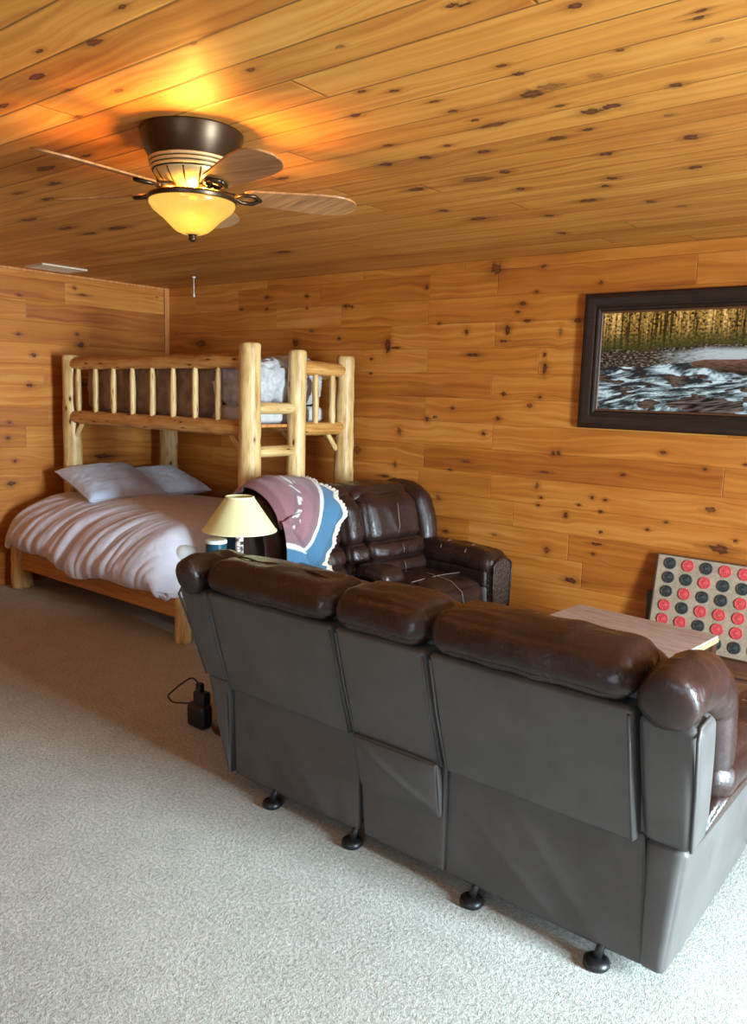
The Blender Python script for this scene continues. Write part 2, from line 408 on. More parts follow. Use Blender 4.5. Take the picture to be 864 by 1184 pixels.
def solid(o, th, off=0.):
    m = o.modifiers.new('thick', 'SOLIDIFY'); m.thickness = th; m.offset = off; return o
def bevel(o, w, s=3):
    m = o.modifiers.new('bev', 'BEVEL'); m.width = w; m.segments = s; m.limit_method = 'ANGLE'; m.angle_limit = math.radians(40); return o
def subd(o, n=1):
    m = o.modifiers.new('sub', 'SUBSURF'); m.levels = n; m.render_levels = n; return o
KN = {"back": [[-3.249,2.295,0.012,0.016,1.0],[-2.512,2.154,0.02,0.013,1.0],[-2.545,2.106,0.012,0.009,1.0],[-2.474,2.049,0.027,0.012,1.0],[-3.136,2.052,0.014,0.011,1.0],[-2.917,1.99,0.015,0.019,1.0],[-2.609,1.998,0.017,0.033,1.0],[-2.637,1.928,0.031,0.009,1.0],[-2.247,1.98,0.012,0.026,0.5],[-3.569,1.911,0.026,0.05,1.0],[-3.501,1.896,0.043,0.009,1.0],[-2.867,1.843,0.048,0.015,1.0],[-2.344,1.842,0.012,0.017,1.0],[-2.338,1.76,0.015,0.038,1.0],[-3.716,1.821,0.012,0.009,1.0],[-3.718,1.717,0.012,0.009,1.0],[-2.613,1.598,0.016,0.014,1.0],[-2.357,1.584,0.012,0.01,1.0],[-3.001,1.493,0.013,0.011,1.0],[-3.207,1.413,0.018,0.02,1.0],[-2.649,1.44,0.016,0.014,1.0],[-2.01,2.251,0.012,0.011,1.0],[-3.937,2.199,0.012,0.009,1.0],[-2.424,2.222,0.013,0.009,1.0],[-2.383,2.37,0.019,0.014,0.8],[-2.718,2.376,0.039,0.041,0.8],[-3.442,1.312,0.019,0.027,0.8],[-2.751,1.336,0.015,0.013,1.0],[-3.821,1.159,0.037,0.036,0.6],[-3.472,1.075,0.013,0.024,0.8],[-3.559,0.985,0.04,0.011,1.0],[-2.243,1.244,0.015,0.015,1.0],[-2.211,1.248,0.014,0.015,1.0],[-2.875,1.143,0.034,0.013,0.7],[-2.999,1.078,0.016,0.009,1.0],[-2.3,1.122,0.036,0.009,0.8],[-2.342,1.033,0.015,0.024,0.7],[-2.31,0.96,0.012,0.009,1.0],[-2.327,0.91,0.012,0.009,1.0],[-3.088,0.877,0.02,0.027,0.6],[-1.974,1.001,0.012,0.012,1.0],[-2.054,0.943,0.012,0.009,1.0],[-2.136,0.87,0.014,0.021,1.0],[-1.914,0.917,0.012,0.009,1.0],[-1.905,0.794,0.012,0.009,1.0],[-3.014,0.654,0.016,0.013,1.0],[-2.629,0.681,0.025,0.01,0.6],[-2.25,0.633,0.018,0.022,0.8],[-2.072,0.47,0.038,0.019,1.0],[-1.924,0.718,0.036,0.009,1.0],[-1.941,0.655,0.012,0.009,1.0],[-1.572,1.297,0.018,0.012,1.0],[-1.334,1.22,0.012,0.009,1.0],[-1.795,1.149,0.018,0.01,1.0],[-1.13,1.262,0.013,0.009,1.0],[-1.972,0.996,0.012,0.012,1.0],[-1.89,0.991,0.012,0.009,1.0],[-1.903,0.795,0.012,0.009,1.0],[-1.624,0.847,0.012,0.009,1.0],[-1.287,1.003,0.027,0.017,0.8],[-1.143,0.849,0.012,0.009,1.0],[-1.222,0.79,0.055,0.025,0.9],[-4.807,2.304,0.022,0.015,1.0],[-4.369,2.291,0.02,0.014,1.0],[-4.805,2.214,0.016,0.011,1.0],[-4.367,2.202,0.012,0.009,1.0],[-3.971,2.201,0.019,0.014,1.0],[-3.912,2.193,0.013,0.01,1.0],[-5.621,1.954,0.066,0.032,0.8],[-4.478,1.939,0.027,0.033,1.0],[-4.031,1.969,0.016,0.012,1.0],[-3.715,1.82,0.013,0.01,1.0],[-5.107,2.224,0.017,0.011,1.0]],"left": [[3.156,1.944,0.016,0.014,1.0],[3.647,1.98,0.018,0.013,1.0],[3.678,1.895,0.029,0.026,1.0],[3.272,1.794,0.019,0.018,1.0],[3.174,2.238,0.018,0.009,1.0],[3.707,2.295,0.037,0.009,1.0],[3.637,2.343,0.014,0.013,1.0],[3.233,1.557,0.022,0.016,1.0],[3.058,1.269,0.013,0.012,1.0],[3.042,1.149,0.016,0.016,1.0],[3.091,0.97,0.018,0.014,1.0],[3.055,0.794,0.033,0.023,1.0],[3.863,0.976,0.087,0.02,0.9]],"ceil": [[-1.939,1.23,0.023,0.015,1.0],[-2.285,1.264,0.029,0.017,1.0],[-2.598,1.328,0.024,0.013,1.0],[-2.303,1.371,0.013,0.009,1.0],[-2.106,1.177,0.013,0.009,1.0],[-1.733,1.379,0.012,0.009,1.0],[-2.181,1.462,0.016,0.011,0.7],[-2.497,1.52,0.02,0.012,0.8],[-1.741,1.579,0.015,0.012,1.0],[-1.444,1.606,0.012,0.01,0.6],[-1.739,2.014,0.018,0.016,1.0],[-1.593,1.871,0.012,0.011,1.0],[-1.712,1.16,0.012,0.009,1.0],[-1.097,1.587,0.012,0.01,1.0],[-1.072,1.598,0.012,0.01,1.0],[-0.877,1.745,0.013,0.015,1.0],[-0.679,1.955,0.012,0.01,1.0],[-0.663,1.924,0.012,0.009,1.0],[-1.171,1.938,0.012,0.011,1.0],[-1.161,2.011,0.013,0.015,1.0],[-1.204,2.16,0.029,0.033,0.9],[-1.132,2.138,0.028,0.026,0.6],[-0.681,2.093,0.016,0.015,0.4],[-0.999,2.137,0.017,0.02,0.4],[-0.849,2.32,0.013,0.017,1.0],[-1.512,1.919,0.012,0.011,1.0],[-1.467,2.053,0.012,0.01,1.0],[-1.179,2.291,0.012,0.012,1.0],[-1.122,2.387,0.024,0.027,1.0],[-1.057,2.378,0.023,0.024,1.0],[-1.466,2.151,0.012,0.011,1.0],[-1.453,2.259,0.012,0.012,1.0],[-1.431,2.328,0.033,0.025,0.8],[-0.952,2.781,0.013,0.022,1.0],[-0.947,2.546,0.012,0.013,0.6],[-1.604,2.559,0.02,0.021,1.0],[-1.26,2.814,0.017,0.025,1.0],[-0.958,2.793,0.019,0.031,1.0],[-1.995,2.494,0.022,0.024,1.0],[-1.82,2.507,0.019,0.023,1.0],[-1.819,2.863,0.059,0.041,0.7],[-1.674,2.828,0.018,0.026,1.0],[-2.118,2.863,0.029,0.031,1.0],[-1.367,3.128,0.017,0.025,1.0],[-1.438,3.224,0.012,0.021,1.0],[-1.597,3.421,0.032,0.03,1.0],[-1.381,3.573,0.012,0.025,1.0],[-1.747,3.087,0.016,0.026,1.0],[-1.055,3.148,0.018,0.025,1.0],[-2.199,3.49,0.033,0.037,1.0],[-1.877,3.605,0.019,0.028,1.0],[-2.245,3.253,0.018,0.025,1.0],[-2.011,4.01,0.018,0.034,1.0],[-2.046,4.681,0.045,0.07,0.7],[-1.447,4.584,0.017,0.04,1.0],[-1.298,3.729,0.015,0.027,0.5],[-1.203,2.536,0.014,0.015,1.0],[-1.673,2.429,0.012,0.014,1.0],[-1.843,2.317,0.016,0.015,1.0],[-1.322,2.563,0.025,0.021,1.0],[-3.692,2.087,0.043,0.024,1.0],[-3.397,1.946,0.038,0.022,1.0],[-3.194,1.794,0.05,0.029,0.9],[-4.298,2.519,0.052,0.03,1.0],[-4.033,2.675,0.056,0.036,1.0],[-4.243,2.289,0.052,0.029,1.0],[-3.711,1.948,0.032,0.017,1.0],[-2.474,2.424,0.024,0.021,1.0],[-3.76,3.692,0.042,0.038,1.0],[-4.317,2.678,0.045,0.027,1.0],[-2.88,1.785,0.023,0.015,1.0]]}
# ------------------------------------------------------------------ boards
def merge_ticks(a, b, step, extra=()):
    n = max(1, int(round((b-a)/step)))
    t = [a+(b-a)*i/n for i in range(n+1)] + [e for e in extra if a < e < b]
    return sorted(set(round(x, 5) for x in t))

def boards(name, mat, U0, U1, rows, joints, to_world, knots, seed=0, hole=None, tones=None, flip=False, step=.03, kind='structure', extra_knots=0, jlen=(1.0, 2.6), tvar=.16):
    rnd = random.Random(seed); soft = 1.7
    kn = [[k[0], k[1], k[2]*(1.5 if name == 'ceiling' else 1.1), k[3], k[4]] for k in knots]
    for _ in range(extra_knots):
        s = rnd.uniform(.008, .02)
        kn.append([rnd.uniform(U0, U1), rnd.uniform(rows[0], rows[-1]), s*rnd.uniform(1, 1.8), s*.8, rnd.uniform(.6, 1)])
    K = np.array(kn, dtype=float) if kn else np.zeros((0, 5))
    V = []; F = []; A = []; B = []; 
    for r in range(len(rows)-1):
        v0, v1 = rows[r], rows[r+1]; w = v1-v0
        js = sorted(joints.get(r, []))
        lo = js[0] if js else rnd.uniform(U0, U0+1.5)
        hi = js[-1] if js else lo
        while True:
            lo -= rnd.uniform(*jlen)
            if lo <= U0: break
            js.append(lo)
        if not joints.get(r): js.append(hi)
        while True:
            hi += rnd.uniform(*jlen)
            if hi >= U1: break
            js.append(hi)
        js = [U0]+sorted(j for j in js if U0 < j < U1)+[U1]
        for a, b in zip(js[:-1], js[1:]):
            tone = rnd.gauss(0, tvar*.55); tone = max(-tvar, min(tvar, tone))
            if tones:
                for (tu, tv, tt) in tones:
                    if a <= tu < b and v0 <= tv < v1: tone = tt
            sd = rnd.random()
            us = merge_ticks(a, b, step, [hole[0], hole[1]] if hole else ())
            vs = merge_ticks(v0, v1, step, [hole[2], hole[3]] if hole else ())
            o = len(V); nv = len(vs)
            for u in us:
                for v in vs:
                    V.append((u, v)); A.append((u, v, tone)); B.append((sd, min(v-v0, v1-v)*(soft if v0 > 2.0 and name == 'ceiling' else 1), min(u-a, b-u)*(1.4 if name == 'ceiling' else 1)))
            for i in range(len(us)-1):
                for j in range(nv-1):
                    if hole:
                        cu, cv = (us[i]+us[i+1])/2, (vs[j]+vs[j+1])/2
                        if hole[0] < cu < hole[1] and hole[2] < cv < hole[3]: continue
                    q = (o+i*nv+j, o+(i+1)*nv+j, o+(i+1)*nv+j+1, o+i*nv+j+1)
                    F.append(q[::-1] if flip else q)
    VV = np.array(V); FA = np.array(F, dtype=int); P = VV[FA].mean(axis=1)
    best = np.full(len(P), 1e9); who = np.full(len(P), -1)
    for ki, k in enumerate(K):
        dx = (P[:, 0]-k[0])/k[2]; dy = (P[:, 1]-k[1])/k[3]; d = dx*dx+dy*dy
        m = d < best
        best[m] = d[m]; who[m] = ki
    CV = VV[FA.ravel()]; wc = np.repeat(who, 4)
    if len(K):
        KK = K[wc]; kv = np.stack([(CV[:, 0]-KK[:, 0])/KK[:, 2], (CV[:, 1]-KK[:, 1])/KK[:, 3], KK[:, 4]], axis=1)
    else: kv = np.tile([9., 0., 0.], (len(CV), 1))
    mb = MB(); mb.v = [to_world(u, v) for u, v in V]; mb.f = F
    mb.at = {'brd': A, 'ext': B, 'knt': kv}
    o = mb.build(name, mat, smooth=False)
    return tag(o, kind=kind)

W = .162
def row_edges(z0, lo, hi):
    e = [lo]; k = z0
    while k > lo: k -= W
    while k < hi:
        if k > lo+.01 and k < hi-.01: e.append(k)
        k += W
    return e+[hi]
rz = row_edges(2.21, 0., ZC)
def rowof(z): return max(i for i in range(len(rz)-1) if rz[i] <= z)
JT = [[-3.226, 2.305], [-2.699, 2.302], [-3.23, 2.13], [-2.701, 1.95], [-3.223, 1.82], [-2.71, 1.64], [-3.223, 1.47], [-2.683, 1.32], [-3.221, 1.15], [-2.678, 0.99], [-2.502, 0.83], [-2.106, 0.672], [-2.006, 0.5]]
jb = {}
for x, z in JT: jb.setdefault(rowof(z), []).append(x)
tones = [(-4.2, 2.13, .10), (-3.0, 2.13, -.03), (-2.9, 2.3, -.02), (-1.5, 2.3, -.12), (-4., 2.3, -.10), (-4.5, 1.96, -.10), (-1.7, 1.15, -.15), (-4., 1.15, .02), (-3.5, 1.3, .07), (-1.5, 1.3, .02), (-2.9, 1.6, -.02),
         (-3.5, 1.64, -.10), (-2., 1.64, .03), (-3., .99, -.04), (-2., .99, .05), (-2., .83, .07), (-3.5, .83, .04), (-3., 1.8, .04), (-3., 1.47, .04), (-4., 1.82, .0), (-2., 1.96, .04)]
boards('wall_back', M['wall_pine'], XL, XR, rz, jb, lambda u, v: (u, YB, v), KN['back'], 3, tones=tones, flip=False, extra_knots=14, jlen=(.5, 2.4), tvar=.10)
boards('wall_left', M['wall_pine'], YR, YB, rz, {rowof(1.7): [3.35]}, lambda u, v: (XL, u, v), KN['left'], 11, flip=False, extra_knots=14, tvar=.14,
       tones=[(4., 2.05, -.17), (3.2, 1.3, -.08), (3.2, 1.15, .05), (3.6, 1.0, .06)])
DOOR = (1.55, 2.75, .06, 2.12)      # opening in the right wall, (y0, y1, z0, z1)
boards('wall_right', M['wall_pine'], YR, YB, rz, {}, lambda u, v: (XR, u, v), [], 21, hole=DOOR, flip=True, extra_knots=30, step=.08)
RWIN = (-.9, 1.3, .85, 2.05)
boards('wall_rear', M['wall_pine'], XL, XR, rz, {}, lambda u, v: (u, YR, v), [], 31, hole=RWIN, flip=True, extra_knots=30, step=.08)
ce = [YR]
k = 1.214-.159*30
while k < YB:
    if k > YR+.01: ce.append(k)
    k += .159
ce.append(YB)
rc = random.Random(5)
boards('ceiling', M['ceil_pine'], XL, XR, ce, {}, lambda u, v: (u, v, ZC), KN['ceil'], 41, flip=True, extra_knots=8, jlen=(2.2, 4.8), tvar=.13)

mb = MB(); grid_surf(mb, 60, 50, lambda s, t: (XL+(XR-XL)*s, YR+(YB-YR)*t, 0.))
tag(mb.build('floor', M['carpet'], smooth=False), kind='structure')

def strip(name, x0, y0, z0, x1, y1, z1, mat=None):
    mb = MB(); boxmb(mb, x0, y0, z0, x1, y1, z1)
    o = mb.build(name, mat or M['trim'], smooth=False); bevel(o, .003, 2); return tag(o, kind='structure')
strip('trim_1', XL, YB-.045, 0, XL+.02, YB, ZC)                 # corner strip
strip('trim_2', XL, YR, ZC-.018, XL+.012, YB-.045, ZC)           # top of the left wall
# glazed door opening on the right, with its frame, rails and glass; window at the rear
t = NT('window_glass')
g = t.add('ShaderNodeBsdfTransparent', {0: (.97, .985, 1, 1)}); gl = t.add('ShaderNodeBsdfGlossy', {1: .02})
fr = t.add('ShaderNodeFresnel', {0: 1.45}); mx = t.add('ShaderNodeMixShader', {0: fr, 1: g, 2: gl})
t.l.new(mx.outputs[0], t.n['Material Output'].inputs[0]); M['glass'] = t.m
M['white_frame'] = simple('white_vinyl_frame', srgb(226, 226, 222), .4)
def opening(name, axis, pos, rect, nmull):
    a0, a1, z0, z1 = rect; d = .05; sgn = 1
    def bx(mb, u0, u1, v0, v1, w0=-.01, w1=.09):
        if axis == 'x': boxmb(mb, pos+w0, u0, v0, pos+w1, u1, v1)
        else: boxmb(mb, u0, pos-w1, v0, u1, pos-w0, v1)
    mb = MB()
    for q in ((a0-.06, a1+.06, z1-.01, z1+.06), (a0-.06, a1+.06, z0-.06, z0+.01), (a0-.06, a0+.01, z0, z1), (a1-.01, a1+.06, z0, z1)): bx(mb, *q, -.02, .09)
    for i in range(1, nmull+1):
        c = a0+(a1-a0)*i/(nmull+1); bx(mb, c-.035, c+.035, z0, z1, .0, .06)
    o = mb.build(name, M['white_frame'], smooth=False); bevel(o, .004, 2); tag(o, kind='structure')
    g = MB(); bx(g, a0, a1, z0, z1, .03, .036)
    g.build('pane', M['glass'], o, smooth=False, world=False)
opening('door_1', 'x', XR, DOOR, 1)
opening('window_1', 'y', YR, RWIN, 1)

# ------------------------------------------------------------------ ceiling fan
FX, FY = -2.312, 1.833
M['bronze'] = simple('oiled_bronze', srgb(62, 44, 26), .35, Metallic=.7)
M['brass'] = simple('antique_brass_band', srgb(206, 178, 120), .42, Metallic=.45)
M['band'] = simple('dark_band', srgb(40, 26, 16), .3, Metallic=.5)
t = NT('amber_alabaster_glass')
p = t.obj(); n = t.noise(p, 9., 3., .6, 1.2)
col = t.mix(n, (1., .56, .08, 1), (1., .84, .24, 1))
em = t.add('ShaderNodeEmission', {0: col, 1: .80}); tr = t.add('ShaderNodeBsdfTranslucent', {0: col}); gl = t.add('ShaderNodeBsdfGlossy', {0: (1, 1, 1, 1), 1: .15})
tp = t.add('ShaderNodeBsdfTransparent', {0: (1., .80, .45, 1)}); m0 = t.add('ShaderNodeMixShader', {0: .022, 1: em, 2: tr}); m1 = t.add('ShaderNodeMixShader', {0: .20, 1: m0, 2: tp}); m2 = t.add('ShaderNodeMixShader', {0: .05, 1: m1, 2: gl})
t.l.new(m2.outputs[0], t.n['Material Output'].inputs[0]); M['bowl'] = t.m
t = NT('fan_blade_maple')
p = t.obj(); g = t.noise(t.vmath('MULTIPLY', p, (2., 30., 1.)), 3., 3., .6)
M['blade'] = t.fin(Base_Color=t.ramp(g, [(.3, srgb(172, 118, 68)), (.7, srgb(122, 78, 44))]), Roughness=.30)

fan = root('ceiling_fan', (FX, FY, ZC), 'bronze flush-mount ceiling fan with wooden blades and a lit amber glass bowl', 'ceiling fan')
fc = (FX, FY, ZC)
mb = MB(); lathe(mb, [(.0, 0), (.168, 0), (.174, -.006), (.172, -.02), (.160, -.06), (.142, -.094), (.0, -.096)], fc, 56); mb.build('motor_housing', M['bronze'], fan, angle=40)
mb = MB()
for i in range(3):
    z = -.095-i*.013; r = .143-i*.004
    lathe(mb, [(.1, z), (r, z), (r+.003, z-.003), (r+.003, z-.007), (r, z-.010), (.1, z-.010)], fc, 56)
mb.build('motor_band', M['brass'], fan, angle=40)
mb = MB(); lathe(mb, [(.0, -.09), (.137, -.09), (.133, -.135), (.0, -.135)], fc, 48); mb.build('dark_band', M['band'], fan, angle=40)
mb = MB(); lathe(mb, [(.0, -.132), (.130, -.132), (.126, -.145), (.104, -.172), (.078, -.188), (.055, -.194), (.0, -.195)], fc, 48)
mb.build('motor_bell', M['brass'], fan, angle=50)
mb = MB()
for k in range(14):   # ribs on the bell
    a = 2*PI*k/14; q = [(.128, -.138), (.112, -.163), (.09, -.184), (.06, -.195)]
    tube(mb, [(FX+r*math.cos(a), FY+r*math.sin(a), ZC+z) for r, z in q], .003, 6)
mb.build('bell_rib', M['bronze'], fan)
mb = MB(); lathe(mb, [(.126, -.214), (.148, -.211), (.152, -.217), (.150, -.226), (.144, -.229), (.140, -.222), (.126, -.219), (.126, -.214)], fc, 56)
lathe(mb, [(.0, -.190), (.045, -.192), (.047, -.215), (.035, -.225), (.0, -.226)], fc, 40)
for k in range(4):
    a = 2*PI*k/4+.5; tube(mb, [(FX+.04*math.cos(a), FY+.04*math.sin(a), ZC-.212), (FX+.13*math.cos(a), FY+.13*math.sin(a), ZC-.2165)], .006, 8)
mb.build('light_fitter', M['bronze'], fan, angle=40)
bowlp = [(.142, -.222), (.142, -.236), (.131, -.252), (.113, -.266), (.095, -.280), (.080, -.295), (.067, -.308), (.052, -.320), (.032, -.328), (.012, -.331)]
mb = MB(); lathe(mb, bowlp, fc, 56); bw = mb.build('glass_bowl', M['bowl'], fan); solid(bw, .004, -1)
mb = MB(); lathe(mb, [(.0, -.322), (.024, -.324), (.026, -.330), (.014, -.336), (.011, -.342), (.015, -.347), (.010, -.355), (.0, -.360)], fc, 24); mb.build('finial', M['bronze'], fan)
zb = ZC-.193
def blade_pt(a, r, w, z): 
    ca, sa = math.cos(a), math.sin(a); tl = math.radians(-13)
    return (FX+ca*r-sa*w*math.cos(tl), FY+sa*r+ca*w*math.cos(tl), zb+z+w*math.sin(tl))
for d in (56, -16, -88, -160, 128):
    a = math.radians(d)
    mb = MB(); N = 36; top = []; 
    for i in range(N+1):
        tt = i/N; r = .175+(.585-.175)*tt
        hw = .046+.026*min(1, tt*1.6)
        if tt < .06: hw *= .7+.3*math.sqrt(tt/.06)
        if tt > .74: hw *= math.sqrt(max(0, 1-((tt-.74)/.26)**2.2))
        top.append((r, max(hw, .001)))
    vs = []; fs = []
    for z in (.003, -.003):
        for r, hw in top: vs += [blade_pt(a, r, -hw, z), blade_pt(a, r, -hw*.4, z), blade_pt(a, r, hw*.4, z), blade_pt(a, r, hw, z)]
    m_ = (N+1)*4
    for i in range(N):
        for j in range(3):
            q = (i*4+j, (i+1)*4+j, (i+1)*4+j+1, i*4+j+1); fs.append(q); fs.append(tuple(m_+x for x in q[::-1]))
        fs.append((i*4, m_+i*4, m_+(i+1)*4, (i+1)*4)); fs.append((i*4+3, (i+1)*4+3, m_+(i+1)*4+3, m_+i*4+3))
    fs.append((0, 1, 2, 3, m_+3, m_+2, m_+1, m_)); e = N*4; fs.append((e, m_+e, m_+e+1, m_+e+2, m_+e+3, e+3, e+2, e+1))
    mb.put(vs, fs); bl = mb.build('blade', M['blade'], fan, angle=35)
    mb = MB()          # forked blade iron
    tube(mb, [blade_pt(a, .05, 0, .012), blade_pt(a, .10, 0, .004), blade_pt(a, .15, 0, -.004)], [.013, .011, .012], 8)
    tube(mb, [blade_pt(a, .14, 0, -.004), blade_pt(a, .17, -.028, -.007), blade_pt(a, .21, -.03, -.008), blade_pt(a, .235, 0, -.008)], .007, 8)
    tube(mb, [blade_pt(a, .14, 0, -.004), blade_pt(a, .17, .028, -.007), blade_pt(a, .21, .03, -.008), blade_pt(a, .235, 0, -.008)], .007, 8)
    mb.build('blade_iron', M['bronze'], fan)

M['vent_white'] = simple('beige_painted_metal', srgb(206, 188, 164), .45)
vent = root('ceiling_vent', (-5.80, 3.31, ZC), 'small pale slatted air vent in the ceiling near the left wall', 'vent')
mb = MB(); x0, x1, y0, y1 = -5.93, -5.67, 3.14, 3.50
for q in ((x0, y0, x1, y0+.03), (x0, y1-.03, x1, y1), (x0, y0+.03, x0+.03, y1-.03), (x1-.03, y0+.03, x1, y1-.03)): boxmb(mb, q[0], q[1], ZC-.012, q[2], q[3], ZC+.002)
mb.build('frame', M['vent_white'], vent, smooth=False)
for i in range(7):
    x = x0+.045+i*.028
    mb = MB(); boxmb(mb, x-.011, y0+.03, ZC-.011, x+.011, y1-.03, ZC-.007); mb.build('slat', M['vent_white'], vent, smooth=False)
pull = root('pull_cord', (-5.22, 4.15, ZC), 'short white cord hanging from the ceiling above the top bunk', 'cord')
mb = MB(); lathe(mb, [(0, .0), (.014, 0), (.014, -.008), (0, -.01)], (-5.22, 4.15, ZC), 12); tube(mb, [(-5.22, 4.15, ZC-.005), (-5.222, 4.151, ZC-.07), (-5.219, 4.15, ZC-.125)], .0028, 6)
mb.build('cord', M['white_frame'], pull)
mb = MB(); tube(mb, [(-5.219, 4.15, ZC-.118), (-5.219, 4.15, ZC-.155)], [.004, .008], 8); mb.build('toggle', M['white_frame'], pull)
# ------------------------------------------------------------------ log bunk bed (upper twin on posts) and the low full bed
LG = root('log_bunk_bed', (-4.85, 3.9, 0), 'peeled log bunk bed frame with a railed top bunk over the double mattress', 'bunk bed')
YF, YK = 3.45, 4.37
XA, XB = -5.86, -3.79
log('post', (XA, YF, 0), (XA+.01, YF, 1.80), .076, .066, LG, 1)
log('post', (XB+.005, YF, 0), (XB-.005, YF, 1.865), .080, .066, LG, 2)
log('post', (XA, YK, 0), (XA, YK, 1.62), .082, .078, LG, 3)
log('post', (XB+.01, YK-.02, 0), (XB, YK-.02, 1.83), .078, .060, LG, 4, bump=.11)
log('ladder_post', (XB, 3.865, 0), (XB, 3.865, 1.845), .066, .060, LG, 5)
log('top_rail', (XA+.03, YF, 1.735), (XB-.03, YF, 1.755), .047, .047, LG, 6, taper_ends=.15)
log('side_rail', (XA+.03, YF, 1.325), (XB-.03, YF, 1.335), .052, .052, LG, 7, taper_ends=.1)
log('top_rail', (XA+.05, YK-.02, 1.70), (XB-.03, YK-.02, 1.70), .040, .040, LG, 8)
log('side_rail', (XA+.03, YK, 1.30), (XB-.03, YK, 1.30), .050, .050, LG, 9)
log('head_rail', (XA, YF+.02, 1.32), (XA, YK-.02, 1.32), .045, .045, LG, 10)
log('head_rail', (XA, YF+.02, 1.60), (XA, YK-.02, 1.60), .042, .042, LG, 11)
log('end_rail', (XB, 3.86, 1.735), (XB, YK-.03, 1.725), .052, .046, LG, 12, taper_ends=.2)
log('end_rail', (XB, 3.86, 1.325), (XB, YK-.03, 1.325), .047, .045, LG, 13, taper_ends=.1)
for z, s in ((1.462, 14), (1.185, 15), (.90, 16), (.62, 17), (.34, 18)):
    log('ladder_rung', (XB, YF+.02, z), (XB, 3.855, z), .037, .037, LG, s, taper_ends=.15)
for i in range(8):
    x = -5.73+i*.2355
    log('baluster', (x, YF-.012, 1.345 if i else 1.36), (x+.002, YF-.012, 1.715), .023, .021, LG, 20+i, seg=12, bump=.14, taper_ends=.35)
for i, y in enumerate((4.035, 4.205)):
    log('baluster', (XB+.012, y, 1.335), (XB+.012, y-.004, 1.70), .025, .023, LG, 30+i, seg=12, bump=.16, taper_ends=.35)
for p0, p1, s in (((XA+.05, YF, 1.17), (XA+.17, YF, 1.30), 40), ((XB-.05, YF, 1.16), (XB-.18, YF, 1.30), 41), ((XB, 3.92, 1.17), (XB-.13, 3.87, 1.30), 42), ((XB-.02, YK-.08, 1.17), (XB-.02, YK-.19, 1.30), 43), ((XB-.06, YK-.02, 1.17), (XB-.2, YK-.02, 1.28), 44)):
    log('brace', p0, p1, .019, .019, LG, s, seg=10)
mb = MB()
for i in range(9):
    x = XA+.12+i*.235; boxmb(mb, x-.04, YF, 1.338, x+.04, YK, 1.356)
mb.build('mattress_slats', M['trim'], LG, smooth=False)

mt = MB(); hexpad(mt, box8(XA+.12, XB-.10, YF+.085, YK-.11, 1.358, 1.47), .04, 16, .004)
m = mt.build('twin_mattress', M['mattress']); tag(m, 'white twin mattress on the top bunk slats', 'mattress')

def blob(mb, cx, cy, z0, ax, ay, h, seed, lump=.28, nu=56, nv=28, sc=6.):
    def f(s, t):
        th = 2*PI*s; ph = t*PI/2
        x = math.cos(th); y = math.sin(th); e = .55
        sx = math.copysign(abs(x)**e, x)*math.sin(ph)**.6; sy = math.copysign(abs(y)**e, y)*math.sin(ph)**.6
        z = max(0, math.cos(ph))**.55
        P = Vector((sx*ax, sy*ay, z*h))
        d = 1+lump*noise.noise(Vector((P.x*sc+seed, P.y*sc, P.z*sc)))+lump*.5*noise.noise(P*sc*2.3+Vector((seed, 0, 3)))
        return (cx+P.x*(.9+.1*d), cy+P.y*(.9+.1*d), z0+P.z*d)
    grid_surf(mb, nu, nv, f)
    return mb
tb = MB()
def taupe(P, nr, q):
    f = .03*abs(noise.noise(Vector((P.x*9, P.y*4, P.z*2))))+.012*noise.noise(Vector((P.x*22, P.y*20, P.z*14)))
    return f*(1 if nr.z > .2 or abs(nr.y) > .5 else .4)
rbox(tb, (1.50, .765, .36), .07, lambda P: Vector((-4.965+P.x, 3.865+P.y, 1.557+P.z+.02*noise.noise(Vector((P.x*3, P.y*3, 1))))), 30, taupe)
o = tb.build('taupe_bedspread', M['taupe_cloth']); tag(o, 'taupe brown bedding heaped along the top bunk behind the balusters', 'bedding')
gb = MB()
def crump(P, nr, q):
    a = noise.noise(Vector((P.x*13, P.y*13, P.z*13))); b = noise.noise(Vector((P.x*30, P.y*30, P.z*30)))
    return .045*(1-2.2*abs(a))*.7+.012*b
rbox(gb, (.34, .72, .27), .09, lambda P: Vector((-4.055+P.x, 3.86+P.y, 1.632+P.z+.02*math.sin(P.y*9))), 26, crump)
o = gb.build('crumpled_blanket', M['grey_cloth']); tag(o, 'crumpled pale grey blanket bunched at the ladder end of the top bunk', 'blanket')

# low full-size bed under it
BD = root('double_bed_frame', (-4.95, 3.75, 0), 'low pine log bed frame carrying the big mattress beneath the bunk', 'bed')
FYB = 3.035
log('corner_post', (-5.925, FYB, 0), (-5.935, FYB, .47), .080, .068, BD, 51)
log('corner_post', (-3.935, FYB, 0), (-3.935, FYB, .285), .052, .050, BD, 52)
def plank(name, c, n=12, mat=None, par=None):
    mb = MB(); hexpad(mb, c, .012, n); return mb.build(name, mat or M['plank'], par)
t = NT('amber_pine_plank')
p = t.obj(); g = t.noise(t.vmath('MULTIPLY', p, (1.5, 20., 26.)), 2., 3., .6)
vo = t.add('ShaderNodeTexVoronoi', {'Vector': t.vmath('MULTIPLY', p, (1., 1.5, 2.)), 'Scale': 4.}).outputs['Distance']
c_ = t.ramp(g, [(.3, srgb(216, 160, 96)), (.7, srgb(176, 112, 56))]); c_ = t.mix(t.sstep(vo, .05, .12, .8, 0.), c_, srgb(80, 38, 16))
M['plank'] = t.fin(Base_Color=c_, Roughness=.4)
plank('side_rail', box8(-5.90, -3.97, FYB-.028, FYB+.028, .155, .30), 14, None, BD)
plank('side_rail', box8(-5.90, -3.97, 4.40, 4.44, .155, .30), 14, None, BD)
plank('end_rail', box8(-3.99, -3.95, FYB+.03, 4.40, .155, .30), 12, None, BD)
